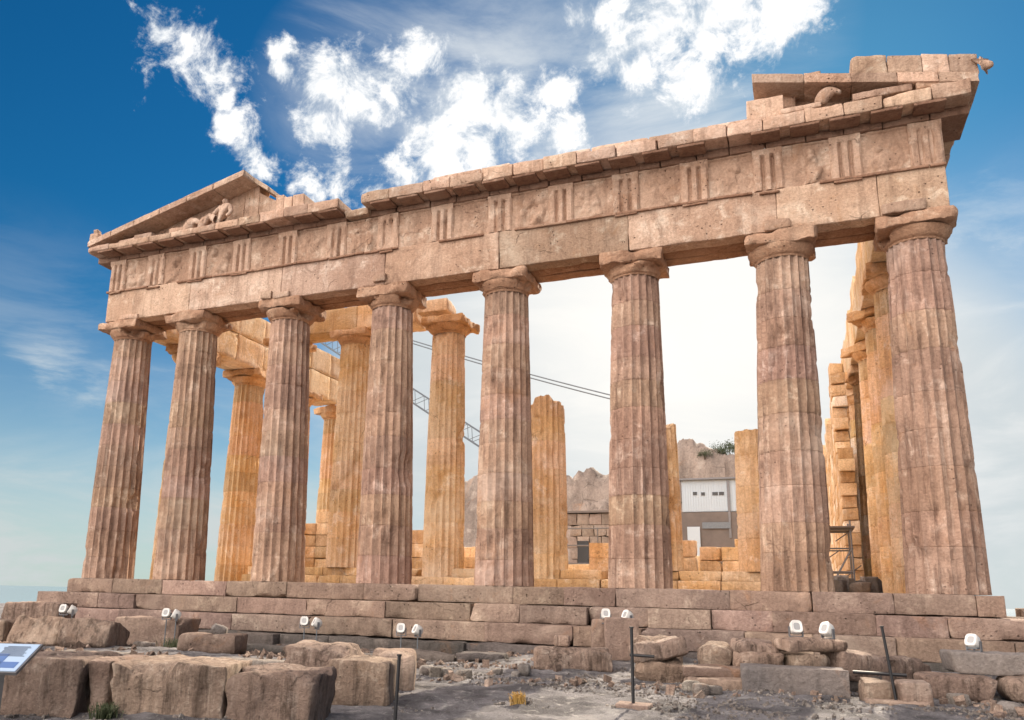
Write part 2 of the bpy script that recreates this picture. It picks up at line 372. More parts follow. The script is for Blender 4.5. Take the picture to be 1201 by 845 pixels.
def graded(lo, hi, c, fine, coarse, width):
    out = [c]; p = c
    while p < hi: p += fine + (coarse-fine)*min(1, max(0, (abs(p-c)-width)/60.0)); out.append(min(p, hi))
    p = c
    while p > lo: p -= fine + (coarse-fine)*min(1, max(0, (abs(p-c)-width)/60.0)); out.insert(0, max(p, lo))
    return np.array(sorted(set(out)))
gx = graded(-150, 150, 7, 0.11, 7, 13); gy = graded(-120, 150, -12, 0.09, 7, 8.5)
A, B = np.meshgrid(gx, gy, indexing='ij'); Zg = gz(A.ravel(), B.ravel())
G = np.arange(A.size).reshape(A.shape)
mb = MB(); mb.add(np.stack([A.ravel(), B.ravel(), Zg], 1), np.stack([G[:-1,:-1].ravel(), G[1:,:-1].ravel(), G[1:,1:].ravel(), G[:-1,1:].ravel()], 1))
# the plateau's cliff skirt
ring = list(G[:,0]) + list(G[-1,1:]) + list(G[-2::-1,-1]) + list(G[0,-2:0:-1])
VV = np.stack([A.ravel(), B.ravel(), Zg], 1)[ring]; Vb = VV.copy(); Vb[:,2] = -110; Vb[:,:2] *= 1.35; m_ = len(ring)
mb.add(np.concatenate([VV, Vb]), [(i, i+m_, (i+1) % m_ + m_, (i+1) % m_) for i in range(m_)])
struct(mb.build('ground', GROUNDM, origin=(0,0,-1.9)))
# lowland and sea out to the horizon
SEAM, t_, b_ = new_mat('sea_water'); b_.inputs['Base Color'].default_value = (0.10,0.17,0.22,1); b_.inputs['Roughness'].default_value = 0.12
wv = t_.nodes.new('ShaderNodeTexNoise'); wv.inputs['Scale'].default_value = 0.02; bp_ = t_.nodes.new('ShaderNodeBump'); bp_.inputs['Strength'].default_value = 0.05
t_.links.new(wv.outputs[0], bp_.inputs['Height']); t_.links.new(bp_.outputs[0], b_.inputs['Normal'])
def disc(name, r, z, mat, cx=0, cy=0, n=96, nr=14, r0=20, f=None):
    mb = MB(); V = [(cx, cy, z)]; Q = []; rs = np.geomspace(r0, r, nr)
    for q in rs:
        for k in range(n): V.append((cx+q*math.cos(2*math.pi*k/n), cy+q*math.sin(2*math.pi*k/n), z if f is None else z+f(q, k)))
    for k in range(n): mb.caps = getattr(mb, 'caps', []) + [[0, 1+k, 1+(k+1) % n]]
    for i in range(nr-1):
        for k in range(n):
            a = 1+i*n+k; b = 1+i*n+(k+1) % n; Q.append((a, a+n, b+n, b))
    mb.add(V, Q); return struct(mb.build(name, mat, origin=(cx, cy, z)))
disc('sea', 60000, -150, SEAM)
disc('lowland', 5200, -120, SOIL, -1500, 800, f=lambda q, k: 10*math.sin(k*0.9)+6*math.sin(k*2.3+q*0.01) if q < 4000 else -45)

# ------------------------------------------------------------------ the temple
TW = (0, 0, -1.6)
temple = empty('temple', TW, 'ruined marble temple with eight fluted columns under a broken pediment, standing on three steps', 'temple')
def part(mb, name, mat, parent=temple, origin=None, label=None):
    o = mb.build(name, mat, parent, origin)
    if label: o['label'] = label
    return o
# steps ------------------------------------------------------------
EX, EY = 15.44, 1.02
def step_course(k, z1, h, proud, seed):
    mb = MB(); rnd = random.Random(seed)
    yf = -EY-proud; x = -EX-proud
    miss = {0: [], 1: [(-1.1, 0.15), (6.2, 0.1)], 2: [(-9.2, 0.15), (1.9, 0.12)]}[k]
    while x < EX+proud-0.01:
        L_ = rnd.uniform(1.5, 3.2); x1 = min(x+L_, EX+proud)
        if EX+proud-x1 < 0.6: x1 = EX+proud
        inset = rnd.choice([0, 0, 0, 0.015, 0.03, 0.05, 0.16]); ch = rnd.choice([0.04, 0.08, 0.14, 0.22, 0.3])
        dz = rnd.choice([0, 0, 0, -0.01, -0.02])
        g = rnd.uniform(0.78, 1.2)
        block(mb, ((x+x1)/2, yf+inset+0.75, z1-h/2+dz/2), (x1-x-0.008, 1.5, h+dz-0.006), s=0.10, r=0.014, chip=ch*.8, amp=0.010, seed=seed+x*3, tint=(g*rnd.uniform(0.97,1.06), g, g*rnd.uniform(0.93,1.04)))
        if False:   # a block laid in two thin courses shows a notch
            block(mb, ((x+x1)/2+rnd.uniform(-.3,.3), yf-0.012+0.1, z1-h/2), (rnd.uniform(.3,.7), 0.22, h*0.55), s=0.1, r=0.03, chip=0.12, seed=seed+x, tint=(g*0.85, g*0.8, g*0.78))
        x = x1
    for sx in (-1, 1):     # the long sides
        y = yf+1.5
        while y < 69:
            L_ = rnd.uniform(1.2, 2.2) if y < 14 else 12.0; y1 = min(y+L_, 70)
            block(mb, (sx*(EX+proud-0.75), (y+y1)/2, z1-h/2), (1.5, y1-y-0.008, h-0.006), s=0.2 if y < 14 else 1.0, r=0.02, chip=0.06, seed=seed+y+sx)
            y = y1
    part(mb, 'step', STEP, origin=(0, 0, z1-h))
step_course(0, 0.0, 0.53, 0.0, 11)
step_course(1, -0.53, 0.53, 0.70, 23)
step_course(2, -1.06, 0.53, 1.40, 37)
mb = MB(); rnd = random.Random(5); x = -EX-1.8
while x < EX+1.8:          # dark footing courses under the steps
    L_ = rnd.uniform(0.9, 2.4); p = rnd.uniform(1.55, 2.0)
    block(mb, (x+L_/2, -EY-p+0.9, -1.86), (L_-0.02, 1.8, 0.5+rnd.uniform(-.03,.0)), s=0.14, r=0.04, chip=0.16, amp=0.03, seed=x*2+9)
    if -9 < x < 3.5: block(mb, (x+L_/2, -EY-p-0.25+0.5, -2.10), (L_-0.05, 1.2, 0.34), s=0.14, r=0.05, chip=0.2, amp=0.03, seed=x*3+2)
    x += L_
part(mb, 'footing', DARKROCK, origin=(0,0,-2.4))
mb = MB()                  # paved floor inside the edge blocks, with its joints
for i in range(-7, 8):
    for j in range(0, 16):
        cx, cy = i*1.85, 0.45+0.9+j*1.8*1.0
        if abs(cx)+0.9 > 13.95: continue
        block(mb, (cx, cy+0.6, -0.16), (1.84, 1.79, 0.3), s=0.6, r=0.015, chip=0.03, amp=0.008, seed=i*31+j)
mb.box((0, 36, -0.9), (13.93, 35.4, 0.58))
for sx in (-1, 1): mb.box((sx*13.0, 50, -0.16), (0.9, 20, 0.15))
mb.box((0, 50, -0.17), (12, 20, 0.14))
part(mb, 'floor', GLOWMARBLE, origin=(0,0,-1.5))

# columns ------------------------------------------------------------
NEWM = (1.9, 1.9, 2.25)
def shaft(mb, x, y, z0, z1, r0, r1, dx=0.0, seed=0, seg=6, ndr=None, dz=0.10, wear=1.0, tints=None, jag=0.0, plain_below=None, gouge=1.0):
    H = z1-z0; rnd = random.Random(seed*101+7)
    ndr = ndr or max(3, int(round(H/0.95)))
    zj = sorted(z0 + H*(i+rnd.uniform(-.12,.12))/ndr for i in range(1, ndr))
    zs = set(np.round(np.linspace(z0, z1, int(H/dz)+1), 3))
    for z in zj: zs |= {z-0.014, z, z+0.014}
    zs = np.array(sorted(zs)); nf = 20; na = nf*seg
    th = np.arange(na)*2*math.pi/na
    TH, ZZ = np.meshgrid(th, zs, indexing='xy'); TH = TH.ravel(); ZZ = ZZ.ravel()
    t = (ZZ-z0)/max(H, 0.1); Rz = r0+(r1-r0)*(t**1.0) + 0.017*np.sin(math.pi*t)
    u = (TH*nf/(2*math.pi)) % 1.0*2-1
    g = 1-np.abs(u)**1.5
    P = np.stack([np.cos(TH)*Rz, np.sin(TH)*Rz, ZZ], 1) + np.array([seed*5.3 % 71, seed*9.1 % 53, 0])
    worn = np.clip(fbm(P*np.array([.8,.8,.5]), 3, 2)*1.6+0.05, 0, 1)*0.45*wear
    dep = 0.10*Rz*(1-worn*0.8)
    rad_ = Rz - dep*g - worn*0.018
    nzv = fbm(P*np.array([1.3,1.3,1.0]), 4, 6)
    rad_ -= np.clip(nzv-0.27, 0, 1)*0.30*gouge
    rad_ -= np.clip(vnoise(P*3.7, 8)-0.55, 0, 1)*0.10*gouge
    rad_ += 0.006*fbm(P*5, 2, 4)
    jd = np.min(np.abs(ZZ[:,None]-np.array(zj)[None,:]), axis=1)
    rad_ -= np.where(jd < 0.002, 0.014, 0) + np.clip(1-jd/0.09, 0, 1)*np.clip(vnoise(P*2.4, 12)-0.40, 0, 1)*0.08
    if jag: 
        top = z1 - jag*np.clip(fbm(np.stack([np.cos(TH)*1.3, np.sin(TH)*1.3, TH*0], 1)+seed, 3, 3)+0.5, 0, 1)
        ZZ = np.where(ZZ > top, top, ZZ)
    cx = x + dx*(ZZ-z0)/max(H, .1)
    V = np.stack([cx+np.cos(TH)*rad_, y+np.sin(TH)*rad_, ZZ], 1)
    n, mz = na, len(zs); G = np.arange(n*mz).reshape(mz, n); Gr = np.roll(G, -1, axis=1)
    Q = np.stack([G[:-1].ravel(), Gr[:-1].ravel(), Gr[1:].ravel(), G[1:].ravel()], 1)
    di = np.searchsorted(np.array(zj), ZZ)
    tt = np.array(tints if tints else [(a, a*rnd.uniform(.96,1.02), a*rnd.uniform(.93,1.03)) for a in [rnd.uniform(.92,1.07) for _ in range(ndr+1)]])
    T = tt[np.clip(di, 0, len(tt)-1)]
    mb.add(V, Q, T)
    ct = len(V); mb.add([(x+dx, y, z1-jag*0.4)], np.zeros((0, 4), int), (1,1,1))
    base = mb.n-1-ct
    mb.caps = getattr(mb, 'caps', []) + [[base+(mz-1)*n+k, base+(mz-1)*n+(k+1) % n, mb.n-1] for k in range(n)]
def capital(mb, x, y, zn, rn, zab, ztop, wab, seed=0, dmg=1.0, n=72):
    pr = [(zn-0.02, rn*0.97), (zn, rn*1.0), (zn+0.03, rn*1.02), (zn+0.035, rn*0.99), (zn+0.06, rn*1.05), (zn+0.065, rn*1.02), (zn+0.09, rn*1.08)]
    for k in range(1, 9):
        s = k/8; pr.append((zn+0.09+(zab-zn-0.09)*s, rn*1.08+(wab/2*0.985-rn*1.08)*math.sin(s*math.pi/2*0.93)))
    zz = np.array([p[0] for p in pr]); rr = np.array([p[1] for p in pr]); th = np.arange(n)*2*math.pi/n
    TH, _ = np.meshgrid(th, zz, indexing='xy'); R_ = np.repeat(rr, n); Z_ = np.repeat(zz, n); TH = TH.ravel()
    P = np.stack([np.cos(TH)*R_, np.sin(TH)*R_, Z_], 1)
    S = P+np.array([seed*3.3, seed*1.7, 0])
    f = 1 - dmg*np.clip(fbm(S*1.4, 4, 7)-0.02, 0, 1)*0.62*np.clip((Z_-zn)/(zab-zn)*1.3, 0, 1) + 0.012*fbm(S*4, 3, 3)
    V = np.stack([x+P[:,0]*f, y+P[:,1]*f, Z_], 1); G = np.arange(n*len(pr)).reshape(len(pr), n); Gr = np.roll(G, -1, axis=1)
    mb.add(V, np.stack([G[:-1].ravel(), Gr[:-1].ravel(), Gr[1:].ravel(), G[1:].ravel()], 1), (0.82, 0.70, 0.60))
    block(mb, (x, y, (zab+ztop)/2), (wab, wab, ztop-zab), s=0.08, r=0.03, chip=0.24*dmg, amp=0.045, fr=3.2, seed=seed+3, tint=(0.80,0.70,0.62), big=0.05*dmg)
XS = [-14.42,-10.90,-6.444,-2.17,2.12,6.42,10.74,14.38]
DX = [-0.08,-0.17,-0.22,-0.10,0.0,0.10,0.20,0.12]
DM = [1.6,1.7,1.6,1.9,1.1,0.9,1.6,1.8]
for i, x in enumerate(XS):
    mb = MB(); r0 = 0.955 if i not in (0, 7) else 0.975
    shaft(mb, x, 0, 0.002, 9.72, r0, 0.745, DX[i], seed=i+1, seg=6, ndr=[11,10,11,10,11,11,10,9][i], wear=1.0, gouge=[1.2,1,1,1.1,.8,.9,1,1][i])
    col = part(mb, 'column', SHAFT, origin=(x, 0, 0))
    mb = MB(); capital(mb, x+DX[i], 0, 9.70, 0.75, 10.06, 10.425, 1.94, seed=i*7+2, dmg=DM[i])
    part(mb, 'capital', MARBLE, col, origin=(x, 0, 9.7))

# entablature ----------------------------------------------------------
mb = MB(); joints = [-15.3,-10.95,-6.6,-2.2,2.13,6.5,10.9,13.6,15.33]
for a, b in zip(joints[:-1], joints[1:]):
    for yy, dd in ((-0.58, 0.60), (0.02, 0.56), (0.62, 0.56)):
        block(mb, ((a+b)/2, yy, 11.105), (b-a-0.012, dd, 1.33 if yy < 0 else 1.30), s=0.12, r=0.02, chip=0.07 if yy < 0 else 0.05, amp=0.014, seed=a*3+yy*7+40, tint=None if yy < 0 else (.62,.5,.42))  # rear beams: soffit shade painted in as a darker tint
for x, z, w_, h_ in ((-7.2,10.62,.5,.3),(-6.5,10.55,.7,.25),(-2.35,10.66,.5,.26),(10.9,10.6,.7,.3),(14.2,10.6,1.1,.3),(-13.9,10.52,.9,.2)):
    block(mb, (x, -0.93, z), (w_, 0.14, h_), s=0.07, r=0.03, chip=0.2, amp=0.03, seed=x*5)
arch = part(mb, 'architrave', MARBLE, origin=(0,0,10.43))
mb = MB(); x = -15.34; rnd = random.Random(3)
while x < 15.3:             # fillet along the architrave's top, broken in places
    L_ = rnd.uniform(0.7, 2.0); x1 = min(x+L_, 15.36)
    if rnd.random() > 0.12:
        mb = MB(); block(mb, ((x+x1)/2, -0.90, 11.735), (x1-x-0.01, 0.14, 0.085), s=0.09, r=0.02, chip=0.10, amp=0.018, seed=x*9, tint=(.62,.52,.46)); part(mb, 'fillet', MARBLE, arch)
    x = x1
TRI = [-14.90,-12.87,-10.74,-8.59,-6.444,-4.296,-2.148,0,2.148,4.296,6.444,8.59,10.74,12.87,14.93]
for k, x in enumerate(TRI):
    if rnd.random() < 0.8:
        mb = MB(); block(mb, (x, -0.915, 11.66), (0.80*rnd.uniform(.6,1), 0.10, 0.07), s=0.08, r=0.02, chip=0.10, amp=0.015, seed=k*5, tint=(.6,.5,.44)); part(mb, 'fillet', MARBLE, arch)
mb = MB(); mb.box((0, 0.03, 12.45), (15.2, 0.72, 0.665))
for sx in (-1, 1): block(mb, (sx*15.0, 0.0, 12.46), (0.6, 1.62, 1.33), s=0.14, seed=sx+4)
frieze = part(mb, 'frieze', MARBLE, origin=(0,0,11.79))
def tri_profile(u):         # u 0..1 across the face, depth of the grooves
    d = np.zeros_like(u)
    for c_ in (0.0, 1.0): d = np.maximum(d, np.clip(1-np.abs(u-c_)/0.07, 0, 1)*0.07)
    for c_ in (0.335, 0.665): d = np.maximum(d, np.clip(1.25-np.abs(u-c_)/0.075, 0, 1)*0.15)
    return d
for k, x in enumerate(TRI):
    mb = MB(); wd = 0.845; x0 = x-wd/2
    us = np.unique(np.concatenate([np.linspace(0,1,17), [0.04,0.07,0.25,0.29,0.335,0.38,0.42,0.58,0.62,0.665,0.71,0.75,0.93,0.96]]))
    er = [1.0,1,1,1,1.3,1.2,2.2,1,1,1,1,1,1,1,1.2][k]
    def yf(X, Z, x0=x0, k=k, er=er):
        P = np.stack([X*2+k*9, Z*2, X*0], 1); ero = np.clip(fbm(P, 3, k)*0.9+0.10, 0, 1)*er
        g = tri_profile((X-x0)/wd)*(Z < 12.93)*np.clip(1-ero*0.8, 0.1, 1)
        return -0.905+g+ero*0.05-0.02*(Z > 13.0)
    slab(mb, x0, x0+wd, 11.785, 13.12, yf, -0.66, 0, 24, xs=x0+us*wd, tint=(1.04,1.02,1.0))
    part(mb, 'triglyph', MARBLE, frieze, origin=(x,-0.7,11.785))
for k in range(14):
    mb = MB(); a, b = TRI[k]+0.425, TRI[k+1]-0.425
    rnd = random.Random(k*13+1)
    fig = [(rnd.uniform(a+.25, b-.25), rnd.uniform(12.0, 12.3), rnd.uniform(.10,.22), rnd.uniform(.3,.5), rnd.uniform(-.6,.6)) for _ in range(3)] + \
          [(rnd.uniform(a+.3, b-.3), rnd.uniform(12.55,12.85), rnd.uniform(.12,.2), rnd.uniform(.1,.22), rnd.uniform(-1,1)) for _ in range(2)]
    amp_ = rnd.choice([0.06, 0.10, 0.15, 0.12])
    def yf(X, Z, k=k, fig=fig, amp_=amp_):
        P = np.stack([X*2.2+k*5, Z*2.2, X*0], 1); h = np.zeros_like(X)
        for cx, cz, rx, rz_, t in fig:
            ux = (X-cx)*math.cos(t)+(Z-cz)*math.sin(t); uz = -(X-cx)*math.sin(t)+(Z-cz)*math.cos(t)
            h = np.maximum(h, np.sqrt(np.clip(1-(ux/rx)**2-(uz/rz_)**2, 0, 1)))
        h = h*amp_*(0.7+0.6*vnoise(P*1.7, 2))
        return -0.80-h-0.045*fbm(P*1.6, 4, 5)-0.03*np.clip(fbm(P*4, 3, 8), 0, 1)-0.05*(Z > 13.03)
    slab(mb, a-0.003, b+0.003, 11.785, 13.115, yf, -0.66, 34, 32, tint=(0.93,0.9,0.87))
    part(mb, 'metope', MARBLE, frieze, origin=((a+b)/2,-0.7,11.785))
def cornice(runs, tops, name='cornice', depth=(-1.6, 0.6), side=None):
    """projecting eaves course in blocks; tops gives the broken top height along x"""
    mb = MB(); mus = []
    for a, b, zt in runs:
        block(mb, ((a+b)/2, -0.5, (13.37+zt)/2), (b-a-0.012, 2.2, zt-13.37), s=0.13, r=0.03, chip=0.10, amp=0.018, seed=a*7)
        block(mb, ((a+b)/2, -0.2, 13.245), (b-a-0.02, 1.5, 0.255), s=0.2, r=0.02, chip=0.05, seed=a*5, tint=(.5,.43,.4))   # bed course, shade under the eaves painted in by its dark tint
    return mb
def mutules(par, x0, x1, missing=()):
    k = math.ceil((x0+0.35)/1.074)
    while k*1.074 < x1-0.35:
        x = k*1.074
        if k not in missing:
            mb = MB(); block(mb, (x, -1.27, 13.325), (0.80, 0.62, 0.085), s=0.16, r=0.015, chip=0.05, amp=0.008, seed=k+50, tint=(0.50,0.42,0.38))  # underside shade painted in as a dark tint
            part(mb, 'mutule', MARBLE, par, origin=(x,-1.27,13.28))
        k += 1
rnd = random.Random(17)
runsL = []; x = -16.05
for L_, zt in ((1.2,13.62),(1.1,13.60),(1.05,13.63),(1.1,13.61),(1.15,13.63),(1.05,13.62),(1.1,13.66),(1.0,13.70),(1.1,13.74),(1.05,13.76),(1.3,13.74)):
    runsL.append((x, x+L_, zt)); x += L_
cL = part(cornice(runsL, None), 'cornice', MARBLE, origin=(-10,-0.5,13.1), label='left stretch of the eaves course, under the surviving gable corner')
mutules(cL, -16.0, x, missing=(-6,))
runsM = []; x = -2.95
while x < 15.9:
    L_ = rnd.uniform(0.95, 1.35); x1 = x+L_
    if 16.05-x1 < 0.7: x1 = 16.05
    zt = 13.80+rnd.choice([0,0.02,-0.04,0.04,0.03,-0.02])
    runsM.append((x, x1, zt)); x = x1
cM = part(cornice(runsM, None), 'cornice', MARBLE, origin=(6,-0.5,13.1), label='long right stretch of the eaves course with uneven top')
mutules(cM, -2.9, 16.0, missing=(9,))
                  # broken course between the two stretches
mb = MB(); block(mb, (-3.35, -0.35, 13.28), (1.0, 1.6, 0.28), s=0.1, chip=0.2, seed=3); part(mb, 'broken_block', MARBLE)
# second layer of low blocks lying on the middle cornice
x = -0.2
while x < 10.0:
    L_ = rnd.uniform(0.9, 1.9)
    mb = MB(); block(mb, (x+L_/2, -0.55, 13.86+rnd.uniform(0,.03)), (L_-0.03, 1.7, 0.16+rnd.uniform(-.03,.05)), s=0.13, chip=0.12, seed=x*11); x += L_
    part(mb, 'coping', MARBLE)
# cornices returning along the two flanks
for sx in (-1, 1):
    mb = MB(); y = 0.65
    while y < (34 if sx > 0 else 3.5):
        L_ = rnd.uniform(1.0, 1.4)
        block(mb, (sx*15.05, y+L_/2, 13.58), (1.9, L_-0.012, 0.44), s=0.2, chip=0.1, seed=y*3+sx)
        block(mb, (sx*15.62, y+L_/2, 13.32), (0.62, 0.80, 0.08), s=0.3, chip=0.03, seed=y)
        block(mb, (sx*14.8, y+L_/2, 13.24), (1.2, L_-0.02, 0.24), s=0.3, chip=0.04, seed=y+5)
        y += L_
    part(mb, 'cornice', MARBLE, origin=(sx*15,5,13.1))

# gable, left corner --------------------------------------------------
def sloped(x0, x1, zb0, zb1, zt0, zt1, y0, y1, mb, s=0.13, chip=0.05, seed=1, amp=0.012, tint=None, r=0.025):
    def wp(P):
        u = (P[:,0]+(x1-x0)/2)/(x1-x0); w_ = P[:,2]+0.5
        Q_ = P.copy(); Q_[:,2] = (zb0+(zb1-zb0)*u) + w_*((zt0+(zt1-zt0)*u)-(zb0+(zb1-zb0)*u)); return Q_
    block(mb, ((x0+x1)/2, (y0+y1)/2, 0), (x1-x0, y1-y0, 1.0), s=s, r=r, chip=chip, amp=amp, seed=seed, warp=wp, tint=tint)
mb = MB()
for a, b in ((-14.6,-12.9),(-12.9,-11.6),(-11.6,-10.2),(-10.2,-8.9),(-8.9,-8.2)):
    zt = lambda x: 13.95+(x+16.1)*0.245-0.30
    sloped(a+.004, b-.004, 13.62, 13.62, zt(a), zt(b), -0.55, 0.1, mb, seed=a*3)
sloped(-8.2, -7.35, 13.65, 13.65, 15.25, 14.75, -0.55, 0.1, mb, seed=4)
for a, b, z in ((-7.33,-6.95,14.93),(-6.93,-6.55,14.78),(-6.53,-6.02,14.80)): sloped(a, b, 13.7, 13.7, z, z-0.03, -0.65, 0.2, mb, chip=0.1, seed=a*5)
tym = part(mb, 'tympanum', MARBLE, origin=(-11,-0.2,13.6))
mb = MB()
def rk(x): return 13.95+(x+16.1)*0.235
xx = [-16.15,-14.9,-13.7,-12.4,-11.05,-9.75,-8.30]
for a, b in zip(xx[:-1], xx[1:]):
    sloped(a+.004, b-.004, rk(a)-0.26, rk(b)-0.26, rk(a), rk(b), -1.52, 0.3, mb, chip=0.07, seed=a*7)
for a, b in ((-16.1,-15.2),(-15.0,-13.4),(-11.3,-9.9),(-9.85,-8.5)):
    sloped(a, b, rk(a), rk(b), rk(a)+0.10, rk(b)+0.10, -1.40, 0.2, mb, chip=0.10, seed=a*9)
# fallen end piece leaning on the apex stone
sloped(-8.28, -7.55, 15.55, 15.05, 15.76, 15.24, -0.9, 0.25, mb, chip=0.08, seed=3)
part(mb, 'raking_cornice', MARBLE, origin=(-12,-0.6,13.8))
for p, d in (((-13.3,-1.05,13.78),(0.9,0.6,0.3)),((-14.2,-1.05,13.74),(0.9,0.55,0.22)),((-12.0,-0.95,13.83),(0.25,0.5,0.42)),((-11.45,-1.0,13.80),(1.0,0.6,0.28)),((-5.2,-0.7,13.83),(1.9,1.2,0.16))):
    mb = MB(); block(mb, p, d, s=0.08, chip=0.15, seed=p[0]); part(mb, 'broken_block', MARBLE)
mb = MB(); block(mb, (-15.9,-1.2,14.10), (0.42,0.5,0.34), s=0.06, chip=0.25, amp=0.04, seed=8); block(mb, (-15.95,-1.25,14.35), (0.2,0.3,0.3), s=0.05, chip=0.3, amp=0.04, seed=18)
part(mb, 'corner_ornament', MARBLE, origin=(-15.9,-1.2,13.9))
# gable, right corner -------------------------------------------------
mb = MB()
block(mb, (10.78,-0.75,14.18), (1.05,1.3,0.72), s=0.1, r=0.02, chip=0.06, seed=7)
block(mb, (11.05,-0.35,14.35), (1.2,0.8,1.0), s=0.12, chip=0.05, seed=6)
block(mb, (12.9,-0.35,14.05), (2.6,0.7,0.5), s=0.12, chip=0.06, seed=14)
sloped(11.6, 13.2, 13.85, 13.85, 14.85, 14.55, -0.5, 0.2, mb, seed=12)
sloped(13.2, 15.8, 13.80, 13.80, 14.50, 13.95, -0.6, 0.2, mb, seed=15)
part(mb, 'tympanum', MARBLE, origin=(12.5,-0.3,13.8))
def rr_(x): return 15.34-(x-10.47)*0.235
mb = MB()
xx = [10.47,11.9,13.15,14.3,15.3,16.25]
for k, (a, b) in enumerate(zip(xx[:-1], xx[1:])):
    th_ = 0.30
    sloped(a+.004, b-.004, rr_(a)-th_, rr_(b)-th_, rr_(a), rr_(b), -1.55, 0.4, mb, chip=0.06, seed=a*7+2)
xx = [13.18,14.1,14.95,15.6,16.28]
for k, (a, b) in enumerate(zip(xx[:-1], xx[1:])):
    o = [0.0,0.03,0.0,0.02][k]
    sloped(a+.006, b-.006, rr_(a)+0.004, rr_(b)+0.004, rr_(a)+0.62-o, rr_(b)+0.60-o, -1.50, 0.35, mb, chip=0.10, seed=a*5+3)
block(mb, (12.15,-0.9,15.06), (0.45,0.7,0.26), s=0.08, chip=0.12, seed=77)
part(mb, 'raking_cornice', MARBLE, origin=(13.5,-0.6,14))
for p, d in (((13.9,-1.15,13.95),(1.5,0.7,0.22)),((15.35,-1.1,13.93),(1.2,0.8,0.20)),((11.75,-1.2,13.90),(1.1,0.7,0.16))):
    mb = MB(); block(mb, p, d, s=0.1, chip=0.12, seed=p[0]); part(mb, 'broken_block', MARBLE)

# skin figures --------------------------------------------------------
def skinned(name, verts, edges, radii, mat, parent=None, origin=(0,0,0), sub=2, root=0):
    me = bpy.data.meshes.new(name); me.from_pydata([tuple(Vector(v)-Vector(origin)) for v in verts], edges, []); me.update()
    ob = bpy.data.objects.new(name, me); C.objects.link(ob); ob['_w'] = [float(q) for q in origin]
    if parent is not None: ob.parent = parent; ob.location = Vector(origin)-Vector(parent['_w'])
    else: ob.location = origin
    md = ob.modifiers.new('skin', 'SKIN'); md.use_smooth_shade = True
    for i, sv in enumerate(me.skin_vertices[0].data): 
        sv.radius = (radii[i], radii[i]); sv.use_root = (i == root)
    ss = ob.modifiers.new('sub', 'SUBSURF'); ss.levels = sub; ss.render_levels = sub
    dg = bpy.context.evaluated_depsgraph_get(); me2 = bpy.data.meshes.new_from_object(ob.evaluated_get(dg), depsgraph=dg)
    ob.modifiers.clear(); ob.data = me2; me2.name = name; bpy.data.meshes.remove(me)
    n_ = len(me2.vertices); co = np.zeros(n_*3); me2.vertices.foreach_get('co', co); co = co.reshape(-1,3)
    nr = np.zeros(n_*3); me2.vertices.foreach_get('normal', nr); nr = nr.reshape(-1,3)
    co += nr*(0.05*fbm(co*6, 3, 4))[:,None]; me2.vertices.foreach_set('co', co.ravel()); me2.update()
    ca = me2.color_attributes.new('tint', 'FLOAT_COLOR', 'POINT'); ca.data.foreach_set('color', np.ones(n_*4, np.float32))
    me2.polygons.foreach_set('use_smooth', [True]*len(me2.polygons))
    me2.materials.clear(); me2.materials.append(mat); return ob
def world(pts, o, s=1.0): return [(o[0]+p[0]*s, o[1]+p[1]*s, o[2]+p[2]*s) for p in pts]
# reclining god on the left gable shelf
O = (-9.35,-1.15,13.68)
pts = [(0,0,.22),(-.05,0,.55),(-.02,0,.85),(.0,-.02,.98),(.0,-.03,1.18),  # pelvis, belly, chest, neck, head
       (-.35,-.12,.30),(-.62,-.15,.55),(-.85,-.12,.16),(-.40,.10,.20),(-.85,.10,.14),  # legs
       (.24,0,.86),(.36,-.05,.55),(.28,-.2,.32),(-.24,0,.84),(-.36,-.12,.60),(-.5,-.15,.55)]
ed = [(0,1),(1,2),(2,3),(3,4),(0,5),(5,6),(6,7),(0,8),(8,9),(2,10),(10,11),(11,12),(2,13),(13,14),(14,15)]
rd = [.20,.19,.23,.09,.15,.15,.11,.08,.15,.09,.11,.09,.08,.11,.09,.07]
tag(skinned('statue', world(pts, O), ed, rd, MARBLE, origin=O), 'weathered marble statue of a reclining figure propped upright beneath the left gable peak', 'statue', 'gable sculptures')
def horsehead(O, s, fl, label):
    pts = [(0,0,0),(.12*fl,0,.30),(.28*fl,0,.52),(.50*fl,-.02,.50),(.74*fl,-.04,.34),(.22*fl,.05,.66),(.22*fl,-.05,.66)]
    ed = [(0,1),(1,2),(2,3),(3,4),(2,5),(2,6)]
    return tag(skinned('statue', world(pts, O, s), ed, [a*s for a in (.26,.22,.17,.14,.09,.035,.035)], MARBLE, origin=O), label, 'statue', 'gable sculptures')
horsehead((-11.2,-1.15,13.62), 1.0, 1, 'broken marble horse head near the low end of the left gable, farthest from the peak')
horsehead((-10.45,-1.15,13.68), 0.9, 1, 'broken marble horse head between the reclining figure and the lower horse head')
horsehead((12.25,-1.3,13.96), 0.85, 1, 'worn marble horse head drooping over the shelf of the right gable corner')
O = (16.25,-1.35,14.20)
lion = skinned('corner_ornament', world([(0,0,0),(.18,-.12,-.02),(.36,-.22,-.10),(.02,-.05,.18)], O), [(0,1),(1,2),(0,3)], [.20,.15,.08,.09], MARBLE, temple, O)
lion['label'] = 'carved lion head spout at the tip of the right gable corner'

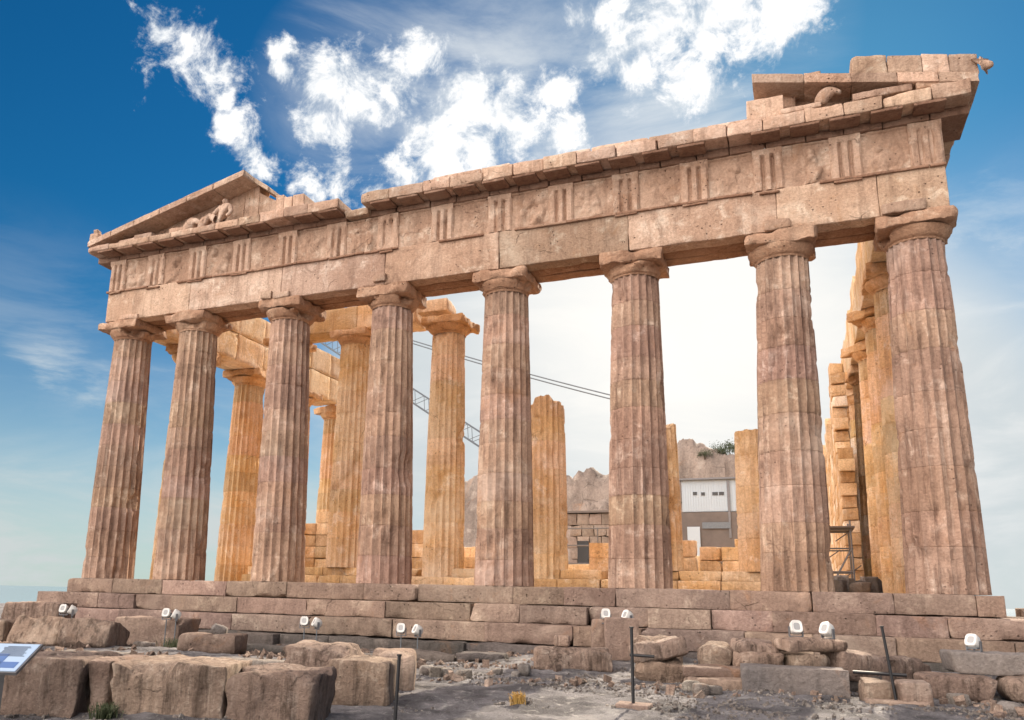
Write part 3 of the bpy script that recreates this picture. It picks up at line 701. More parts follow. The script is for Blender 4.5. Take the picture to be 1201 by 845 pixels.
# flank colonnades -----------------------------------------------------
def flank_entab(sx, y0, y1, jag, name_mat, zt_f):
    mb = MB(); y = y0; rnd = random.Random(int(sx*5+20))
    while y < y1-0.2:
        L_ = min(4.296/2 if y > 1 else 2.6, y1-y)
        for xx_, dd in ((13.86, 0.58), (14.46, 0.60), (15.02, 0.56)):
            block(mb, (sx*xx_, y+L_/2, 11.1), (dd, L_-0.012, 1.33), s=0.22, r=0.02, chip=0.05, amp=0.012, seed=y+xx_)
            zt = zt_f(y+L_/2, xx_)
            if zt > 11.95: block(mb, (sx*xx_, y+L_/2, (11.79+zt)/2), (dd, L_-0.015, zt-11.79), s=0.2, r=0.02, chip=0.08, amp=0.014, seed=y+xx_+3)
        y += L_
    return mb
part(flank_entab(-1, 0.9, 15.5, 0, GLOWMARBLE, lambda y, x: 13.12), 'flank_entablature', GLOWMARBLE, origin=(-14.4,8,10.43), label='golden stretch of beams and wall blocks over the left flank columns')
part(flank_entab(1, 0.9, 55, 0, GLOWMARBLE, lambda y, x: 13.12 if x > 14 else 12.5+0.25*math.sin(y*1.3)), 'flank_entablature', GLOWMARBLE, origin=(14.4,20,10.43), label='golden beams over the right flank columns')
def make_flank(seed, patches):
    mb = MB(); rnd = random.Random(seed)
    tt = []
    for k in range(12):
        g = rnd.uniform(.72,1.02); tt.append((g, g*rnd.uniform(.92,1.0), g*rnd.uniform(.85,1.0)))
        if k in patches: tt[-1] = (0.98,1.10,1.35)
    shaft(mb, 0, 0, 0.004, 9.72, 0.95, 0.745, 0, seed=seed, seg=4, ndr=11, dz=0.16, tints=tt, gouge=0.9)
    col = part(mb, 'column', GLOWMARBLE, origin=(0,0,0))
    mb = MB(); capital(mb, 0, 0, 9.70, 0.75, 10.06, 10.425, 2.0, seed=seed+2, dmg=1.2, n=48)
    part(mb, 'capital', GLOWMARBLE, col, origin=(0,0,9.7))
    return col
protos = [make_flank(41, ()), make_flank(52, (3,6,7)), make_flank(63, (2,4,5,8))]
used = [False]*3
def put_col(p, x, y, rz):
    src = protos[p]
    if not used[p]: used[p] = True; o = src
    else:
        o = src.copy(); C.objects.link(o)
        for ch in src.children:
            c = ch.copy(); C.objects.link(c); c.parent = o
    o.location = (x-TW[0], y-TW[1], 0-TW[2]); o.rotation_euler = (0,0,rz)
for k in range(4): put_col([0,0,0,0][k], -14.42, 3.68+4.296*k, k*1.3+0.4)
for k in range(13): put_col([0,0,0,1,2,1,2,2,1,2,1,2,2][k], 14.42, 3.68+4.296*k, k*1.1)

# ------------------------------------------------------------------ the inner porch
mb = MB(); rnd = random.Random(2)
x = -10.9
while x < 10.9:
    L_ = rnd.uniform(1.0, 1.9); x1 = min(x+L_, 10.95)
    block(mb, ((x+x1)/2, 4.4, 0.17), (x1-x-.01, 1.2, 0.33), s=0.16, chip=0.08, seed=x*3)
    if not (-4.6 < x < -3.0 or 3.2 < x < 4.6): block(mb, ((x+x1)/2, 5.0, 0.50), (x1-x-.01, 1.6, 0.33), s=0.16, chip=0.10, seed=x*5)
    block(mb, ((x+x1)/2, 6.6, 0.42), (x1-x-.01, 1.7, 0.50), s=0.3, chip=0.06, seed=x*7)
    x = x1
o = mb.build('inner_steps', GLOWMARBLE); tag(o, 'low golden stone steps inside the temple, carrying the inner porch columns', 'steps')
PG = 'inner porch columns'
por = empty('porch_fragment', (-8.1,4.7,0.67), 'pair of golden inner columns joined by a stone beam, left of the free capped column', 'column pair')
for x, sd, dxx in ((-9.9,81,0),(-6.42,82,0)):
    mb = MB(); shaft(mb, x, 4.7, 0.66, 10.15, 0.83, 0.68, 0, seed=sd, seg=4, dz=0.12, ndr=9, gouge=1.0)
    c_ = mb.build('column', GLOWMARBLE, por, (x,4.7,0.66))
    mb = MB(); capital(mb, x, 4.7, 10.13, 0.68, 10.42, 10.72, 1.75, seed=sd, dmg=0.7, n=48); mb.build('capital', GLOWMARBLE, c_, (x,4.7,10.1))
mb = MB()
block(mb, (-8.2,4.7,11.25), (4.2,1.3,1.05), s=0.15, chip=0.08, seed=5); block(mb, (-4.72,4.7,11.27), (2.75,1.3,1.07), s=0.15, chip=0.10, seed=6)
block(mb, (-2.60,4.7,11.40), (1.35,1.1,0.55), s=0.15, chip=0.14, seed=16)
mb.build('beam', GLOWMARBLE, por, (-6,4.7,10.72))
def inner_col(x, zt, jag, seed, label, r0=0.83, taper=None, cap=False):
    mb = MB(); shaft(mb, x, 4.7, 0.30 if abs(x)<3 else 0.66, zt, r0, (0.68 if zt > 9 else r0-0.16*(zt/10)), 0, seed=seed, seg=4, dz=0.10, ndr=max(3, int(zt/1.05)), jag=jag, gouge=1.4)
    o = mb.build('broken_column' if not cap else 'column', GLOWMARBLE, None, (x,4.7,0.3)); tag(o, label, 'column', PG)
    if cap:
        mb = MB(); capital(mb, x+0.05, 4.7, zt-0.02, 0.68, zt+0.30, zt+0.62, 1.9, seed=seed+2, dmg=0.7, n=48); mb.build('capital', GLOWMARBLE, o, (x,4.7,zt))
    return o
inner_col(-2.05, 10.18, 0, 91, 'golden inner column with its capital still on, standing free left of the fifth front column', cap=True)
inner_col(2.12, 7.45, 0.7, 92, 'broken golden column stump with a ragged top, just right of the fifth front column')
inner_col(6.28, 5.95, 0.3, 93, 'golden broken column mostly hidden behind the sixth front column, only its right edge showing')
inner_col(9.75, 5.55, 0.15, 94, 'golden broken column tucked against the left side of the seventh front column')
# low wall remains behind
def lowwall(nm, pieces, label, cat='wall', mat=GLOWMARBLE, seed=0):
    mb = MB()
    for i, (x, y, z, dx, dy, dz) in enumerate(pieces):
        nrow = max(1, int(round(dz/0.5))); 
        for r_ in range(nrow):
            ncol = max(1, int(round(dx/0.9))); off = 0.25 if r_ % 2 else 0
            for c_ in range(ncol):
                w_ = dx/ncol
                if r_ == nrow-1 and nrow > 1 and random.Random(seed+i*7+c_).random() < 0.18: continue
                block(mb, (x-dx/2+w_*(c_+.5), y, z+dz*(r_+.5)/nrow), (w_-.012, dy, dz/nrow-.01), s=0.13, chip=0.12, seed=seed+i*17+r_*5+c_)
    return tag(mb.build(nm, mat), label, cat)
lowwall('ruined_wall', [(-8.85,6.6,0.6,1.75,0.9,2.55)], 'low golden wall stub between the third and fourth front columns', seed=1)
lowwall('ruined_wall', [(-4.4,6.6,0.6,1.6,0.8,1.7),(-3.3,6.2,0.3,0.9,0.9,0.7)], 'small heap of golden wall blocks between the fourth column and the inner capped column', seed=12)
lowwall('ruined_wall', [(3.95,6.4,0.6,1.1,0.5,1.15)], 'short golden wall slab left of the sixth front column', seed=23)
lowwall('ruined_wall', [(7.0,6.4,0.6,0.75,0.5,1.25),(8.25,6.4,0.6,1.55,0.5,1.0),(8.9,6.7,0.6,0.4,0.5,1.3)], 'low golden wall slabs with a bite-shaped top, between the sixth and seventh front columns', seed=34)
lowwall('ruined_wall', [(-1.15,6.4,0.3,1.2,0.6,0.9)], 'small golden block wall just left of the fifth front column', seed=45)
# fallen marble inside
# ------------------------------------------------------------------ beyond the temple
hx = np.linspace(-30, 20, 220); hy = np.linspace(48, 108, 170)
A, B = np.meshgrid(hx, hy, indexing='ij'); xa, ya = A.ravel(), B.ravel()
P = np.stack([xa*0.16, ya*0.16, xa*0], 1)
crest = np.interp(xa, [-30,-25.2,-24.2,-20,-14,-11,-7,-3,0,6,10,13,34], [-3,-3,12.5,14.0,12.0,11.8,13.0,13.5,15.0,14.0,9.0,-3,-3])
front = np.clip((ya-(53+2*fbm(P, 2, 5)))/7.5, 0, 1)
ter = front*0.6+0.4*np.round(front*4)/4
Hh = (crest+3)*ter*np.clip((110-ya)/18, 0, 1)
Zh = -3+Hh+np.where(Hh > 0.5, 1, 0)*(1.5*fbm(P*3.2, 4, 9)+0.7*fbm(P*9, 3, 19))
G = np.arange(A.size).reshape(A.shape)
mb = MB(); mb.add(np.stack([xa, ya, Zh], 1), np.stack([G[:-1,:-1].ravel(), G[1:,:-1].ravel(), G[1:,1:].ravel(), G[:-1,1:].ravel()], 1))
struct(mb.build('hill', CLIFF, origin=(0,60,-3), sharp=50))
# site shed on the slope
shed = empty('site_shed', (4.3,45,-1.9), 'pale blue metal site shed on a dark base, between sixth and seventh front columns', 'shed')
mb = MB(); mb.box((4.3,46.5,8.05), (2.25,1.6,1.30)); mb.build('wall', SHEDW, shed)
mb = MB()
for i in range(22): mb.box((2.1+i*0.205, 44.88, 8.05), (0.03,0.02,1.25))
mb.build('rib', SHEDW, shed)
mb = MB(); mb.box((4.3,46.4,9.42), (2.45,1.85,0.07)); mb.build('roof', GREYSTEEL, shed)
mb = MB(); mb.box((4.6,46.5,2.4), (2.9,1.7,4.3)); mb.build('base', SHEDD, shed)
mb = MB(); mb.box((2.9, 44.68, 4.0), (0.5,0.03,1.5)); mb.build('door', SHEDW, shed)
mb = MB(); mb.box((4.7, 44.68, 5.6), (1.1,0.03,0.25)); mb.build('panel', CRANEM, shed)
for k, (x, z, w_) in enumerate(((3.1,8.25,.16),(3.75,8.2,.14),(4.7,8.2,.22),(5.2,8.2,.2))):
    mb = MB(); mb.box((x,44.86,z), (w_,0.03,0.13)); mb.build('window', GLASS, shed)
mb = MB(); mb.box((5.75,44.8,6.9), (0.09,0.09,2.3)); mb.build('downpipe', GREYSTEEL, shed)
hut = empty('storage_hut', (-5.0,40,-1.9), 'rough stone hut with a dark doorway below the rocky hill, left of the sixth column', 'hut')
mb = MB()
for r_ in range(9):
    for c_ in range(4): block(mb, (-6.3+c_*1.0+(.4 if r_%2 else 0), 41.2, -1.5+r_*0.92), (0.98,1.2,0.90), s=0.4, chip=0.25, seed=r_*5+c_)
mb.build('wall', CLIFF, hut)
mb = MB(); mb.box((-5.0,41.4,6.45), (1.9,1.0,0.08)); mb.build('roof', SHEDD, hut)
mb = MB(); mb.box((-5.3,40.52,3.2), (0.45,0.05,0.9)); mb.build('door', GLASS, hut)
# railings inside
def railing(x0, x1, y, z0, z1, label):
    mb = MB(); n = max(2, int((x1-x0)/1.6))
    for k in range(n+1):
        x = x0+(x1-x0)*k/n; mb.tube((x,y,z0), (x,y,z1), 0.035, 6)
    for z in (z1, (z0+z1)/2+0.1, z0+0.15): mb.tube((x0,y,z), (x1,y,z), 0.035, 6)
    return tag(mb.build('railing', GREYSTEEL), label, 'railing')
railing(-2.0, 5.0, 16, 1.2, 3.1, 'thin metal site railing behind the low wall left of the sixth front column')
# stacked blocks in the cella
for i, (x, y, z, d, lb) in enumerate(((1.2,14,0.02,(2.0,1.1,1.2),'squared golden block lying deep inside the temple behind the railing'),(3.4,13,0.02,(1.4,1.0,0.9),'smaller golden block inside the temple near the railing'),(-3.6,12,0.02,(1.6,1.1,1.9),'tall golden block standing inside the temple between the fourth and fifth front columns'))):
    mb = MB(); block(mb, (x,y,z+d[2]/2), d, s=0.15, chip=0.2, seed=i+60); tag(mb.build('stone_block', GLOWMARBLE), lb, 'stone block')
for i in range(16):
    rnd = random.Random(i+900); x = [-10.5,-9.2,-8.0,-5.2,-4.4,-3.2,-0.8,3.0,3.9,4.6,7.2,7.9,8.6,9.2,-6.2,5.2][i]; y = rnd.uniform(18, 30); d = (rnd.uniform(.8,1.8), rnd.uniform(.7,1.1), rnd.uniform(.8,2.2))
    mb = MB(); block(mb, (x,y,d[2]/2), d, s=0.2, chip=0.4, amp=0.05, seed=i*3+5, rz=rnd.uniform(-.5,.5), big=.08)
    tag(mb.build('stone_block', [GLOWMARBLE, WHITESTONE, CLIFF][i % 3]), 'weathered block standing far back on the temple floor', 'stone block', 'blocks standing far back on the temple floor')
# vegetation on the hill
def bush(name, c, r, n, seed, label, cat='bush', trunk=0.0):
    rnd = random.Random(seed); root = empty(name, c, label, cat, None); mb = MB()
    cl = [Vector((rnd.gauss(0,1)*r*.55, rnd.gauss(0,1)*r*.45, trunk+r*0.6+abs(rnd.gauss(0,1))*r*.35)) for _ in range(9)]
    V = []; Q = []
    for k in range(n):
        q = rnd.choice(cl)+Vector([rnd.gauss(0,1)*r*.26 for _ in range(3)]); s = r*rnd.uniform(.05,.11)
        a = Vector([rnd.gauss(0,1) for _ in range(3)]).normalized(); b = a.orthogonal().normalized(); q += Vector(c)
        i0 = len(V); V += [q-a*s, q+b*s*.5, q+a*s, q-b*s*.5]; Q.append((i0,i0+1,i0+2,i0+3))
    mb.add([tuple(v) for v in V], Q); mb.build('crown' if trunk else 'foliage', LEAF, root)
    mb = MB()
    for k in range(4): e = rnd.choice(cl); mb.tube(c, tuple(Vector(c)+e), 0.07*r+.03, 6, 0.02)
    mb.build('trunk' if trunk else 'stem', BARK, root)
def hz_(x, y):
    i = np.argmin((xa-x)**2+(ya-y)**2); return float(Zh[i])
for i, (x, y, r, lb, cat, tr) in enumerate(((4.9,62,0.9,'small lone tree on top of the hill against the sky','tree',1.0),(1.3,57.5,1.0,'dark green bush on the hillside above the pale blue shed','bush',0),(4.6,60.5,0.9,'low dark bush just under the lone hilltop tree','bush',0),(2.6,59.3,0.6,'small bush on the hillside between two larger ones','bush',0))):
    bush('tree' if tr else 'bush', (x,y,hz_(x,y)-0.2), r, 900, i+3, lb, cat, tr)
# lattice crane jib and its cables
crane = empty('crane', (-11.9,40,-1.9), 'dark steel lattice crane with long jib slanting up left behind the inner columns', 'crane')
mb = MB(); a = Vector((-36,40,27.3)); b = Vector((-11.9,40,11.3)); nseg = 34; wv_ = 0.55
ax = (b-a).normalized(); up = Vector((0,1,0)).cross(ax)*-1
cor = [Vector((0,sy*0.5,0))+up*sz*wv_ for sy in (-1,1) for sz in (-1,1)]
for c_ in cor: mb.tube(a+c_, b+c_, 0.06, 6)
for k in range(nseg):
    p = a+(b-a)*k/nseg; q = a+(b-a)*(k+1)/nseg
    for s_ in (0, 2): mb.tube(p+cor[s_+(k%2)], q+cor[s_+1-(k%2)], 0.03, 5)
    mb.tube(p+cor[k%2], q+cor[2+k%2], 0.03, 5)
mb.build('jib', CRANEM, crane)
mb = MB()
for sx in (-1,1):
    for sy in (-1,1): mb.tube((-11.9+sx*.6,40+sy*.8,-1.9), (-11.9+sx*.6,40+sy*.8,9.5), 0.09, 6)
for k in range(9):
    z = -1.5+k*1.2
    for sx in (-1,1): mb.tube((-11.9+sx*.6,39.2,z), (-11.9-sx*.6,39.2,z+1.2), 0.04, 5); 
    mb.tube((-12.5,39.2,z), (-11.3,39.2,z), 0.04, 5)
mb.build('mast', CRANEM, crane)
for zz in (0, 0.75):
    mb = MB(); pa = Vector((-36,40,28.4+zz*0.3)); pb = Vector((-0.9,40,15.0+zz*.45))
    prev = None
    for k in range(17):
        t = k/16; p = pa.lerp(pb, t)-Vector((0,0,0.5*4*t*(1-t)))
        if prev is not None: mb.tube(prev, p, 0.055, 5)
        prev = p
    mb.build('cable', CRANEM, crane)
mb = MB(); mb.tube((-0.9,40,-1.9), (-0.9,40,18.4), 0.14, 8); mb.build('anchor_mast', CRANEM, crane)
# scaffold in the right-hand aisle
scf = empty('scaffold', (12.3,11.5,0), 'metal scaffold with plank deck in the narrow gap between seventh and eighth columns', 'scaffold')
for i, x in enumerate((11.8,12.75)):
    for y in (10.7,12.3):
        mb = MB(); mb.tube((x,y,0), (x,y,2.9), 0.035, 6); mb.build('upright', GREYSTEEL, scf)
for y in (10.7,12.3):
    for z in (0.9,1.8,2.55):
        mb = MB(); mb.tube((11.75,y,z), (12.8,y,z), 0.03, 6); mb.build('ledger', GREYSTEEL, scf)
    mb = MB(); mb.tube((11.8,y,0.1), (12.75,y,1.8), 0.025, 6); mb.build('brace', GREYSTEEL, scf)
for x_, z_ in ((12.0,1.3),(12.5,2.1),(12.75,0.7)):
    mb = MB(); mb.tube((x_-.3,10.9,z_), (x_+.35,12.1,z_+.5), 0.022, 5); mb.build('brace', GREYSTEEL, scf)
mb = MB(); mb.box((12.3,11.5,2.62), (0.6,1.15,0.03)); mb.build('deck', SHEDD, scf)
for i in range(12):
    rnd = random.Random(i+400); x = 11.7+0.15*i+rnd.uniform(-.1,.1); y = 9.2+rnd.uniform(-1,1)
    mb = MB(); d = (rnd.uniform(.4,.7), rnd.uniform(.4,.6), rnd.uniform(.3,.7)); block(mb, (x,y,d[2]/2+0.005), d, s=0.1, chip=0.3, amp=0.04, seed=i*3, rz=rnd.uniform(0,3))
    tag(mb.build('loose_stone', [WHITESTONE,CLIFF,DARKROCK][i%3]), 'broken stone heaped at the foot of the scaffold', 'stone', 'stones heaped under the scaffold')
# broken stretch of the inner long wall, patched with pale new blocks
mb = MB(); rnd = random.Random(61); y = 13.2; j = 0
while y < 40:
    L_ = rnd.uniform(1.1, 1.5); ht = 8.3+1.3*math.sin(j*0.9)+rnd.uniform(-.5,.6)-(2.2 if j < 1 else 0); k = 0
    while 0.02+k*0.52 < ht:
        q = rnd.random(); t_ = (1.12,1.22,1.40) if q < .20 else ((g_:=rnd.uniform(.75,1.05)), g_*.93, g_*.85)
        block(mb, (12.95, y+L_/2+(.14 if k % 2 else 0)+(rnd.uniform(-.15,.2) if j == 0 else 0), 0.27+k*0.52), (0.62, L_-.012, 0.508), s=0.5, r=0.02, chip=0.14, amp=0.02, seed=j*31+k, tint=t_); k += 1
    y += L_; j += 1
tag(mb.build('ruined_wall', GLOWMARBLE), 'tall broken golden wall with pale patches, receding behind the scaffold in the right gap', 'wall')
# low masonry just outside the right flank
mb = MB(); 
for k in range(4): block(mb, (17.8+k*1.5, 6+k*0.6, -0.62), (1.46,0.9,0.62), s=0.18, chip=0.14, seed=k+70)
for k in range(4): block(mb, (17.6+k*1.5, 5.9+k*0.6, -1.25), (1.46,1.1,0.64), s=0.18, chip=0.14, seed=k+75)
tag(mb.build('low_wall', ROCK), 'low masonry wall beyond the right end of the temple steps', 'wall')

# ------------------------------------------------------------------ foreground
def ground(x, y): return float(gz(x, y)[0])
def stone_thing(name, pieces, mat, label, cat='stone block', group=None, s=0.07):
    mb = MB()
    for p in pieces:
        c, d, rz = p[0], p[1], p[2]; kw = p[3] if len(p) > 3 else {}
        a = dict(s=s, r=0.03, chip=0.14, amp=0.025, fr=2.2, seed=c[0]*7+c[1]*3); a.update(kw)
        if 'tilt' in a:
            t = a.pop('tilt'); a['rot'] = Euler((t[0], t[1], rz)).to_matrix()
            block(mb, (c[0], c[1], c[2]+d[2]/2), d, **a)
        else: block(mb, (c[0], c[1], c[2]+d[2]/2), d, rz=rz, **a)
    return tag(mb.build(name, mat), label, cat, group)
GB = 'row of big cut blocks in the left foreground'
AX = math.atan2(0.62, 1.9)    # the row's direction
# block row: origin on its front edge
def rowpt(t, back, z): 
    o = Vector((1.05,-17.17,0)); d = Vector((math.cos(AX), math.sin(AX), 0)); n = Vector((-math.sin(AX), math.cos(AX), 0))
    p = o+d*t+n*back; return (p.x, p.y, z)
gb = -2.03
def wedge(a, b):
    def f(P):
        Q_ = P.copy(); h_ = P[:,2].max(); u = (P[:,2]-P[:,2].min())/(P[:,2].max()-P[:,2].min()); Q_[:,0] = P[:,0]*(a+(b-a)*u); return Q_
    return f
stone_thing('stone_block', [(rowpt(-0.56,0.65,gb), (1.1,1.2,0.86), AX, dict(r=.05,chip=.16))], ROCK, 'large cut block mostly hidden behind the information board at the left edge', group=GB)
stone_thing('stone_block', [(rowpt(0.60,0.65,gb), (1.10,1.25,0.82), AX, dict(r=.03,chip=.26,big=.03,amp=.04,fr=3.0))], ROCK, 'large cut block directly right of the information board', group=GB)
stone_thing('stone_block', [(rowpt(1.36,0.7,gb), (0.34,1.1,0.80), AX, dict(r=.05,chip=.12,warp=wedge(0.55,1.15)))], ROCK, 'narrow wedge shaped stone squeezed between two large blocks', group=GB)
stone_thing('stone_block', [(rowpt(2.34,0.66,gb), (1.52,1.3,0.80), AX, dict(r=.03,chip=.28,big=.03,amp=.045,fr=3.0))], ROCK, 'widest cut block of the row, with dark vertical stains and a chipped sunlit top edge', group=GB)
stone_thing('stone_block', [(rowpt(3.70,0.60,gb), (1.14,1.2,0.72), AX, dict(r=.04,chip=.34,big=.04,amp=.05,fr=3.0))], ROCK, 'large cut block with bitten lower corners, at the right end of the straight row', group=GB)
stone_thing('stone_block', [((4.35,-13.1,-2.02),(1.0,1.0,0.72),0.30,dict(r=.08,chip=.3,big=.05))], ROCK, 'rounded upright block with an orange stain behind the right end of the row', group=GB)
stone_thing('stone_block', [((4.1,-11.6,-2.02),(0.75,0.8,0.74),0.5,dict(r=.1,chip=.3,big=.05))], ROCK, 'smaller rounded block behind the orange stained one, left of the thin black post', group=GB)
stone_thing('stone_block', [((3.1,-12.3,-2.0),(1.3,0.9,0.86),0.2,dict(r=.1,chip=.3,big=.05))], ROCK, 'rounded sunlit stone lying behind the row, left of the orange stained block', group=GB)
# tilted blocks at the left
TL = 'tilted blocks in front of the left end of the steps'
def gr(x, y): return ground(x, y)-0.04
stone_thing('stone_block', [((-12.6,-4.6,gr(-12.6,-4.6)+.25),(2.1,1.0,0.8),0.2,dict(r=.06,chip=.25))], ROCK, 'long flat orange brown block, rearmost at the far left below the steps', group=TL)
stone_thing('stone_block', [((-10.9,-7.4,gr(-10.9,-7.4)),(1.1,1.0,0.62),0.2,dict(r=.06,chip=.25))], ROCK, 'block cut off by the left picture edge beside the tilted blocks', group=TL)
stone_thing('stone_block', [((-8.9,-7.6,gr(-8.9,-7.6)-.1),(1.45,1.1,0.8),0.3,dict(r=.07,chip=.25,tilt=(-.38,.05),big=.04))], ROCK, 'tilted block with a ledge along its lower front, left of the other tilted one', group=TL)
stone_thing('stone_block', [((-7.2,-7.5,gr(-7.2,-7.5)-.1),(1.5,1.1,0.8),0.3,dict(r=.07,chip=.25,tilt=(-.42,-.04),big=.04))], ROCK, 'tilted trapezoid block with a smooth sloping face, in front of the left pair of lamps', group=TL)
stone_thing('stone_block', [((-7.6,-4.55,gr(-7.6,-4.5)),(2.3,1.2,0.98),0.12,dict(r=.06,chip=.25))], STEP, 'big grey purple block leaning on the steps beside the second pair of lamps')
stone_thing('stone_block', [((-4.0,-6.4,gr(-4,-6.4)),(1.75,0.8,0.52),0.2,dict(r=.12,chip=.2))], STEP, 'long rounded grey slab with a small stone on top, near the second lamp pair')
stone_thing('loose_stone', [((-3.9,-6.3,ground(-3.9,-6.3)+.46),(0.42,0.35,0.28),0.5,dict(r=.08,chip=.3,tilt=(.2,.25)))], WHITESTONE, 'small pale stone sitting on the long rounded grey slab', 'stone')
for i, (x, y, d, rz) in enumerate(((-3.2,-4.9,(1.7,.8,.26),.1),(-1.2,-5.0,(1.5,.7,.3),-.05),(0.3,-5.3,(1.3,.8,.22),.2),(1.9,-5.1,(1.6,.8,.28),.05),(3.3,-5.0,(1.2,.7,.2),.12),(-0.6,-6.5,(1.2,.7,.18),.3))):
    stone_thing('stone_slab', [((x,y,gr(x,y)+.08),d,rz,dict(r=.05,chip=.3,amp=.03,tilt=(.06*(i%3-1),.05*(i%2))))], DARKROCK,
        ['dark slab under the second pair of lamps counted from the left block','dark slab below the third pair of lamps, left side','small dark slab nearest the fourth pair of lamps','dark slab right of the fourth pair of lamps','last dark slab to the right, before the low broad stone','thin dark slab lying in front of the other dark slabs'][i], 'stone slab', 'dark slabs along the foot of the steps')
# centre and right groups
stone_thing('stone_block', [((5.9,-6.0,gr(5.9,-6)),(1.75,0.9,0.50),0.35,dict(r=.07,chip=.25,big=.03))], ROCK, 'low broad stone slab left of the grey plinth, a small stone on top')
stone_thing('loose_stone', [((5.65,-6.0,gr(5.65,-6)+.5),(0.36,0.36,0.26),0.2,dict(r=.06,chip=.3))], ROCK, 'small stone on the low broad slab left of the grey plinth', 'stone')
stone_thing('plinth', [((6.62,-4.0,gr(6.62,-4)),(0.82,0.75,1.02),0.3,dict(r=.03,chip=.08)),((6.05,-3.85,gr(6.05,-3.85)),(0.42,0.5,0.95),0.3,dict(r=.04,chip=.12))], STEP, 'upright grey stone plinth carrying the pair of lamps in the middle', 'plinth')
RG = 'rubble stones piled in front of the right half of the steps'
rub = [((8.0,-6.9),(1.0,0.8,0.50),0,.15,'weathered boulder at the bottom of the two stone pile right of the middle black post'),
       ((8.0,-6.85),(1.05,0.75,0.40),.46,-.12,'tilted slab lying on the boulder right of the middle black post'),
       ((7.6,-4.6),(1.1,0.5,0.75),0,.02,'pale squared stone standing behind the two stone pile, right of the plinth')]
for i, ((x,y),d,dz,t,lb) in enumerate(rub):
    stone_thing('loose_stone' if i < 2 else 'stone_block', [((x,y,gr(x,y)+dz),d,.3+i*.2,dict(r=.10,chip=.35,big=.08,amp=.05,tilt=(t,t*1.3)))], ROCK, lb, 'stone', RG)
zI = ground(10.6,-8.3)
stone_thing('stone_block', [((9.25,-8.2,gr(9.25,-8.2)),(1.15,0.8,0.30),0.16,dict(r=.03,chip=.15))], STEP, 'thin slab on the ground left of the long pale trough shaped block')
stone_thing('stone_block', [((9.2,-7.9,gr(9.2,-7.9)+.27),(1.2,0.7,0.20),0.2,dict(r=.03,chip=.2))], STEP, 'thin slab stacked on the slab left of the long pale block')
stone_thing('long_block', [((10.62,-8.25,zI-.02),(1.80,0.75,0.50),0.12,dict(r=.015,chip=.05,amp=.008))], SLATE, 'long smooth pale grey rectangular block in the right foreground, stones piled behind it', 'stone block')
rub = [((9.15,-7.2),(0.62,0.6,0.58),.30,.2,'pinkish rounded boulder at the left end of the pile behind the long grey block'),
       ((9.95,-7.3),(0.95,0.7,0.30),.42,.02,'flat brown stone directly above the left half of the long grey block'),
       ((9.92,-7.25),(0.8,0.55,0.26),.70,.1,'peaked orange brown stone on top of the flat stone behind the long grey block'),
       ((10.85,-7.3),(0.75,0.6,0.28),.42,-.05,'dark reddish stone directly above the right half of the long grey block'),
       ((10.95,-7.2),(1.25,0.7,0.24),.72,.03,'slanting orange slab under the right pair of lamps'),
       ((11.75,-6.6),(1.15,0.8,0.55),.25,.12,'broad pale stone just left of the right black post'),
       ((12.55,-5.6),(1.2,0.8,0.62),.05,.03,'squared brown stone right of the right black post, against the steps')]
for i, ((x,y),d,dz,t,lb) in enumerate(rub):
    stone_thing('loose_stone', [((x,y,gr(x,y)+dz),d,.15+.1*i,dict(r=.07,chip=.32,big=.05,amp=.04,tilt=(t,t)))], ROCK, lb, 'stone', RG)
for i,(x,y,d,dz) in enumerate(((9.9,-7.0,(2.2,.9,.45),0),(11.2,-6.6,(1.9,.9,.42),0))):
    stone_thing('stone_block', [((x,y,gr(x,y)+dz),d,.15,dict(r=.06,chip=.3))], DARKROCK, ['dark stone under the rubble, left of centre behind the long grey block','dark stone under the rubble behind the right end of the long grey block'][i], 'stone', RG)
stone_thing('stone_block', [((11.95,-8.7,gr(11.95,-8.7)),(0.52,0.6,0.40),0.1,dict(r=.05,chip=.25))], ROCK, 'squared brown block left of the right black post base', group='stones round the right black post')
stone_thing('stone_block', [((12.5,-8.75,gr(12.5,-8.75)),(0.52,0.6,0.42),0.1,dict(r=.05,chip=.2))], ROCK, 'squared brown block right of the right black post base', group='stones round the right black post')
stone_thing('stone_block', [((13.35,-7.1,gr(13.35,-7.1)+.05),(1.15,0.9,0.44),0.08,dict(r=.10,chip=.25,warp=wedge(.8,1.1)))], ROCK, 'rounded brown block under the left part of the dark grey slab', group='blocks under the dark slab')
stone_thing('stone_block', [((14.75,-6.9,gr(14.75,-6.9)+.05),(1.35,0.9,0.44),0.08,dict(r=.08,chip=.25))], ROCK, 'brown block under the right part of the dark grey slab, cut by the picture edge', group='blocks under the dark slab')
stone_thing('flat_slab', [((14.25,-6.45,gr(14.3,-6.5)+.50),(1.85,0.9,0.38),0.10,dict(r=.05,chip=.06,warp=wedge(.93,1.03)))], SLATE, 'dark blue grey flat slab on brown blocks at right, carrying a single lamp', 'stone slab')
# path edging: thin slabs behind the row
for i, (x, y, d, rz) in enumerate(((-2.6,-10.2,(1.9,.6,.16),.3),(-0.4,-9.6,(1.6,.55,.17),.28),(1.6,-9.0,(1.5,.6,.20),.25),(-4.9,-9.6,(1.7,.6,.14),.32))):
    stone_thing('paving_slab', [((x,y,gr(x,y)),d,rz,dict(r=.04,chip=.25,amp=.03))], WHITESTONE, ['flat pale slab behind the widest cut block','flat pale slab behind the block with bitten corners','flat pale slab nearest the dark footing, left of the rounded blocks','flat pale slab behind the wedge shaped stone'][i], 'stone slab', 'pale slabs lying behind the block row')
